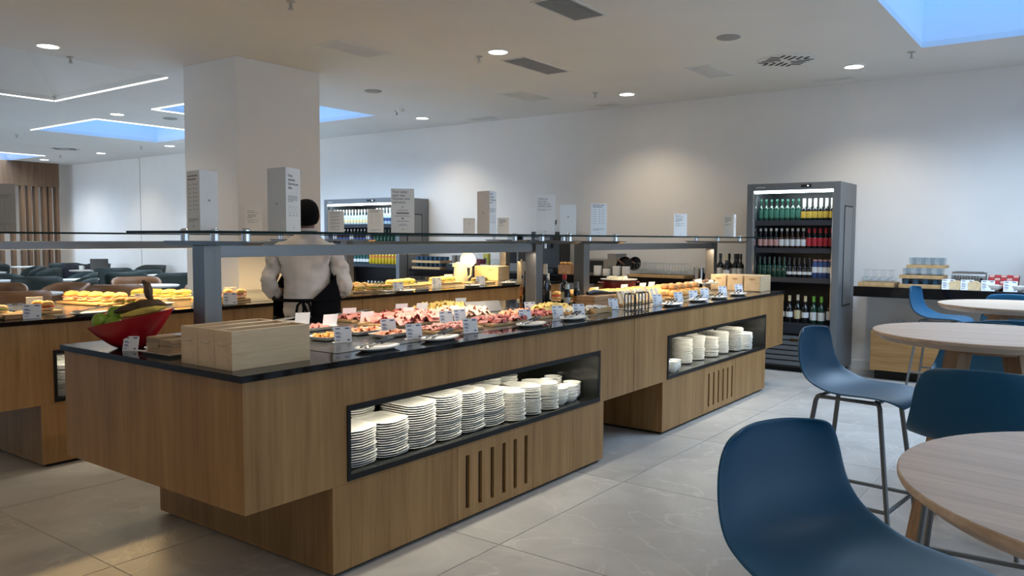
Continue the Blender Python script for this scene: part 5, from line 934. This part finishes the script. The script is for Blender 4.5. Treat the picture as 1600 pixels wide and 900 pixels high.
for s_ in (-1, 1):
    a = vtx((s_*.165,-.01,1.33), .042, sh); e_ = vtx((s_*.245,-.02,1.07), .034, a); f_ = vtx((s_*.19,.14,1.03), .034, e_); w_ = vtx((s_*.12,.24,1.04), .027, f_); p_ = vtx((s_*.09,.30,1.05), (.036,.018), w_)
    for dx, dy, l in ((-.028,.03,.055),(-.010,.04,.065),(.009,.04,.062),(.026,.032,.05)):
        k1 = vtx((s_*.09+dx,.30+dy,1.05), .0095, p_); k2 = vtx((s_*.09+dx*1.1,.30+dy+l*.5,1.042), .0085, k1); vtx((s_*.09+dx*1.1,.30+dy+l*.8,1.022), .0075, k2)
    t1 = vtx((s_*.09-s_*.035,.285,1.045), .0105, w_); vtx((s_*.09-s_*.055,.325,1.035), .009, t1)
    hp = vtx((s_*.09,0,.86), .095, pel); kn = vtx((s_*.10,.01,.48), .062, hp); an = vtx((s_*.10,-.01,.09), .042, kn); he = vtx((s_*.10,.02,.045), .042, an); vtx((s_*.11,.16,.035), .033, he)
body = skin_mesh('body', V, E, Rr, 'skin', 2, man, pel)
# face and ears
b = MB().ball((0,.118,1.56), .012, .018, .02, 8, 6).ball((-.075,.025,1.565), .012, .022, .032, 8, 6).ball((.075,.025,1.565), .012, .022, .032, 8, 6).ball((0,.105,1.515), .022, .008, .006, 8, 5); b.obj('face_detail', 'skin', man, smooth=True)
MB().ball((-.03,.108,1.585), .011, .007, .007, 8, 6).ball((.03,.108,1.585), .011, .007, .007, 8, 6).obj('eyes', 'lab_white', man, smooth=True)
# hair and cap
b = MB(); rings = []
for zz, r in ((1.495,.80),(1.52,.95),(1.555,1.0),(1.59,1.0),(1.622,.93),(1.65,.76),(1.668,.52),(1.677,.25),(1.679,.02)):
    rings.append([(.084*r*math.cos(2*PI*k/24), .008+.102*r*math.sin(2*PI*k/24)+.05*(zz-1.5), zz+(.06*max(0, math.sin(2*PI*k/24))+.035*max(0, abs(math.cos(2*PI*k/24))-.6))*max(0, 1-(zz-1.495)/.09)) for k in range(24)])
b.loft(rings).obj('cap', 'hair', man, smooth=True, ang=80)
# shirt: torso and sleeves as one loose surface with wrinkles
V = []; E = []; Rr = []
a0 = vtx((0,0,.84), (.18,.145)); a1 = vtx((0,-.005,.95), (.162,.135), a0); a2 = vtx((0,-.01,1.06), (.165,.135), a1); a3 = vtx((0,-.012,1.20), (.18,.135), a2); a4 = vtx((0,-.015,1.335), (.135,.10), a3); a5 = vtx((0,-.005,1.41), (.09,.078), a4); a6 = vtx((0,.0,1.465), (.066,.064), a5)
for s_ in (-1, 1):
    b0 = vtx((s_*.168,-.015,1.325), .066, a4); b1 = vtx((s_*.215,-.025,1.24), .064, b0); b2 = vtx((s_*.25,-.04,1.12), .059, b1); b3 = vtx((s_*.25,.01,1.045), .054, b2); b4 = vtx((s_*.215,.09,1.03), .05, b3); vtx((s_*.19,.135,1.035), .045, b4)
shirt = skin_mesh('shirt', V, E, Rr, 'shirt', 3, man, a0)
tx = bpy.data.textures.new('wrinkle', 'CLOUDS'); tx.noise_scale = .075; tx.noise_depth = 2; d = shirt.modifiers.new('wrinkle', 'DISPLACE'); d.texture = tx; d.strength = .05; d.mid_level = .5
MB().tube([(.062*math.cos(k*PI/8), .004+.062*math.sin(k*PI/8), 1.468) for k in range(16)], .013, 8, True).obj('collar', 'shirt', man, smooth=True)
MB().tube([(.066*math.cos(k*PI/8), .004+.066*math.sin(k*PI/8), 1.452) for k in range(16)], .008, 8, True).obj('neck_strap', 'apron', man, smooth=True)
# apron wrapped round the hips, open at the back left
rows = []; n = 28
for i in range(8):
    f = i/7; row = []
    for k in range(n):
        g = k/(n-1); a = -PI*.42+g*PI*1.46      # from behind-right, round the front to the left side
        top = 1.0+.2*min(1, g/.24) if g < .45 else (1.2 if g < .8 else 1.2-.2*(g-.8)/.2)
        z = .50+(top-.50)*f; q = 1.05+.06*(1-f); row.append((.212*q*math.cos(a), -.005+.178*q*math.sin(a), z))
    rows.append(row)
o = MB().grid(rows).obj('apron', 'apron', man, smooth=True, ang=180); s_ = o.modifiers.new('thick', 'SOLIDIFY'); s_.thickness = .006
MB().tube([(.222*math.cos(a), -.005+.188*math.sin(a), 1.0) for a in [2*PI*k/32 for k in range(32)]], .012, 6, True).tube([(.218*math.cos(a), -.005+.184*math.sin(a), .875) for a in [2*PI*k/32 for k in range(32)]], .011, 6, True).obj('waist_tie', 'apron', man, smooth=True)
for p in ([(0,-.2,1.0),(.045,-.215,.985),(.06,-.215,.93),(.045,-.215,.885),(.03,-.213,.93),(.005,-.205,.99)], [(0,-.2,1.0),(-.03,-.21,.97),(-.045,-.212,.88),(-.05,-.212,.80)], [(0,-.2,1.0),(.01,-.212,.95),(.0,-.214,.86),(-.01,-.214,.78)]): MB().tube(p, .009, 6).obj('bow', 'apron', man, smooth=True)
MB().box(-.13, -.10, .45, -.0, .10, .9).obj('trouser_leg', 'trousers', man, bev=.03); MB().box(.0, -.10, .45, .13, .10, .9).obj('trouser_leg', 'trousers', man, bev=.03)
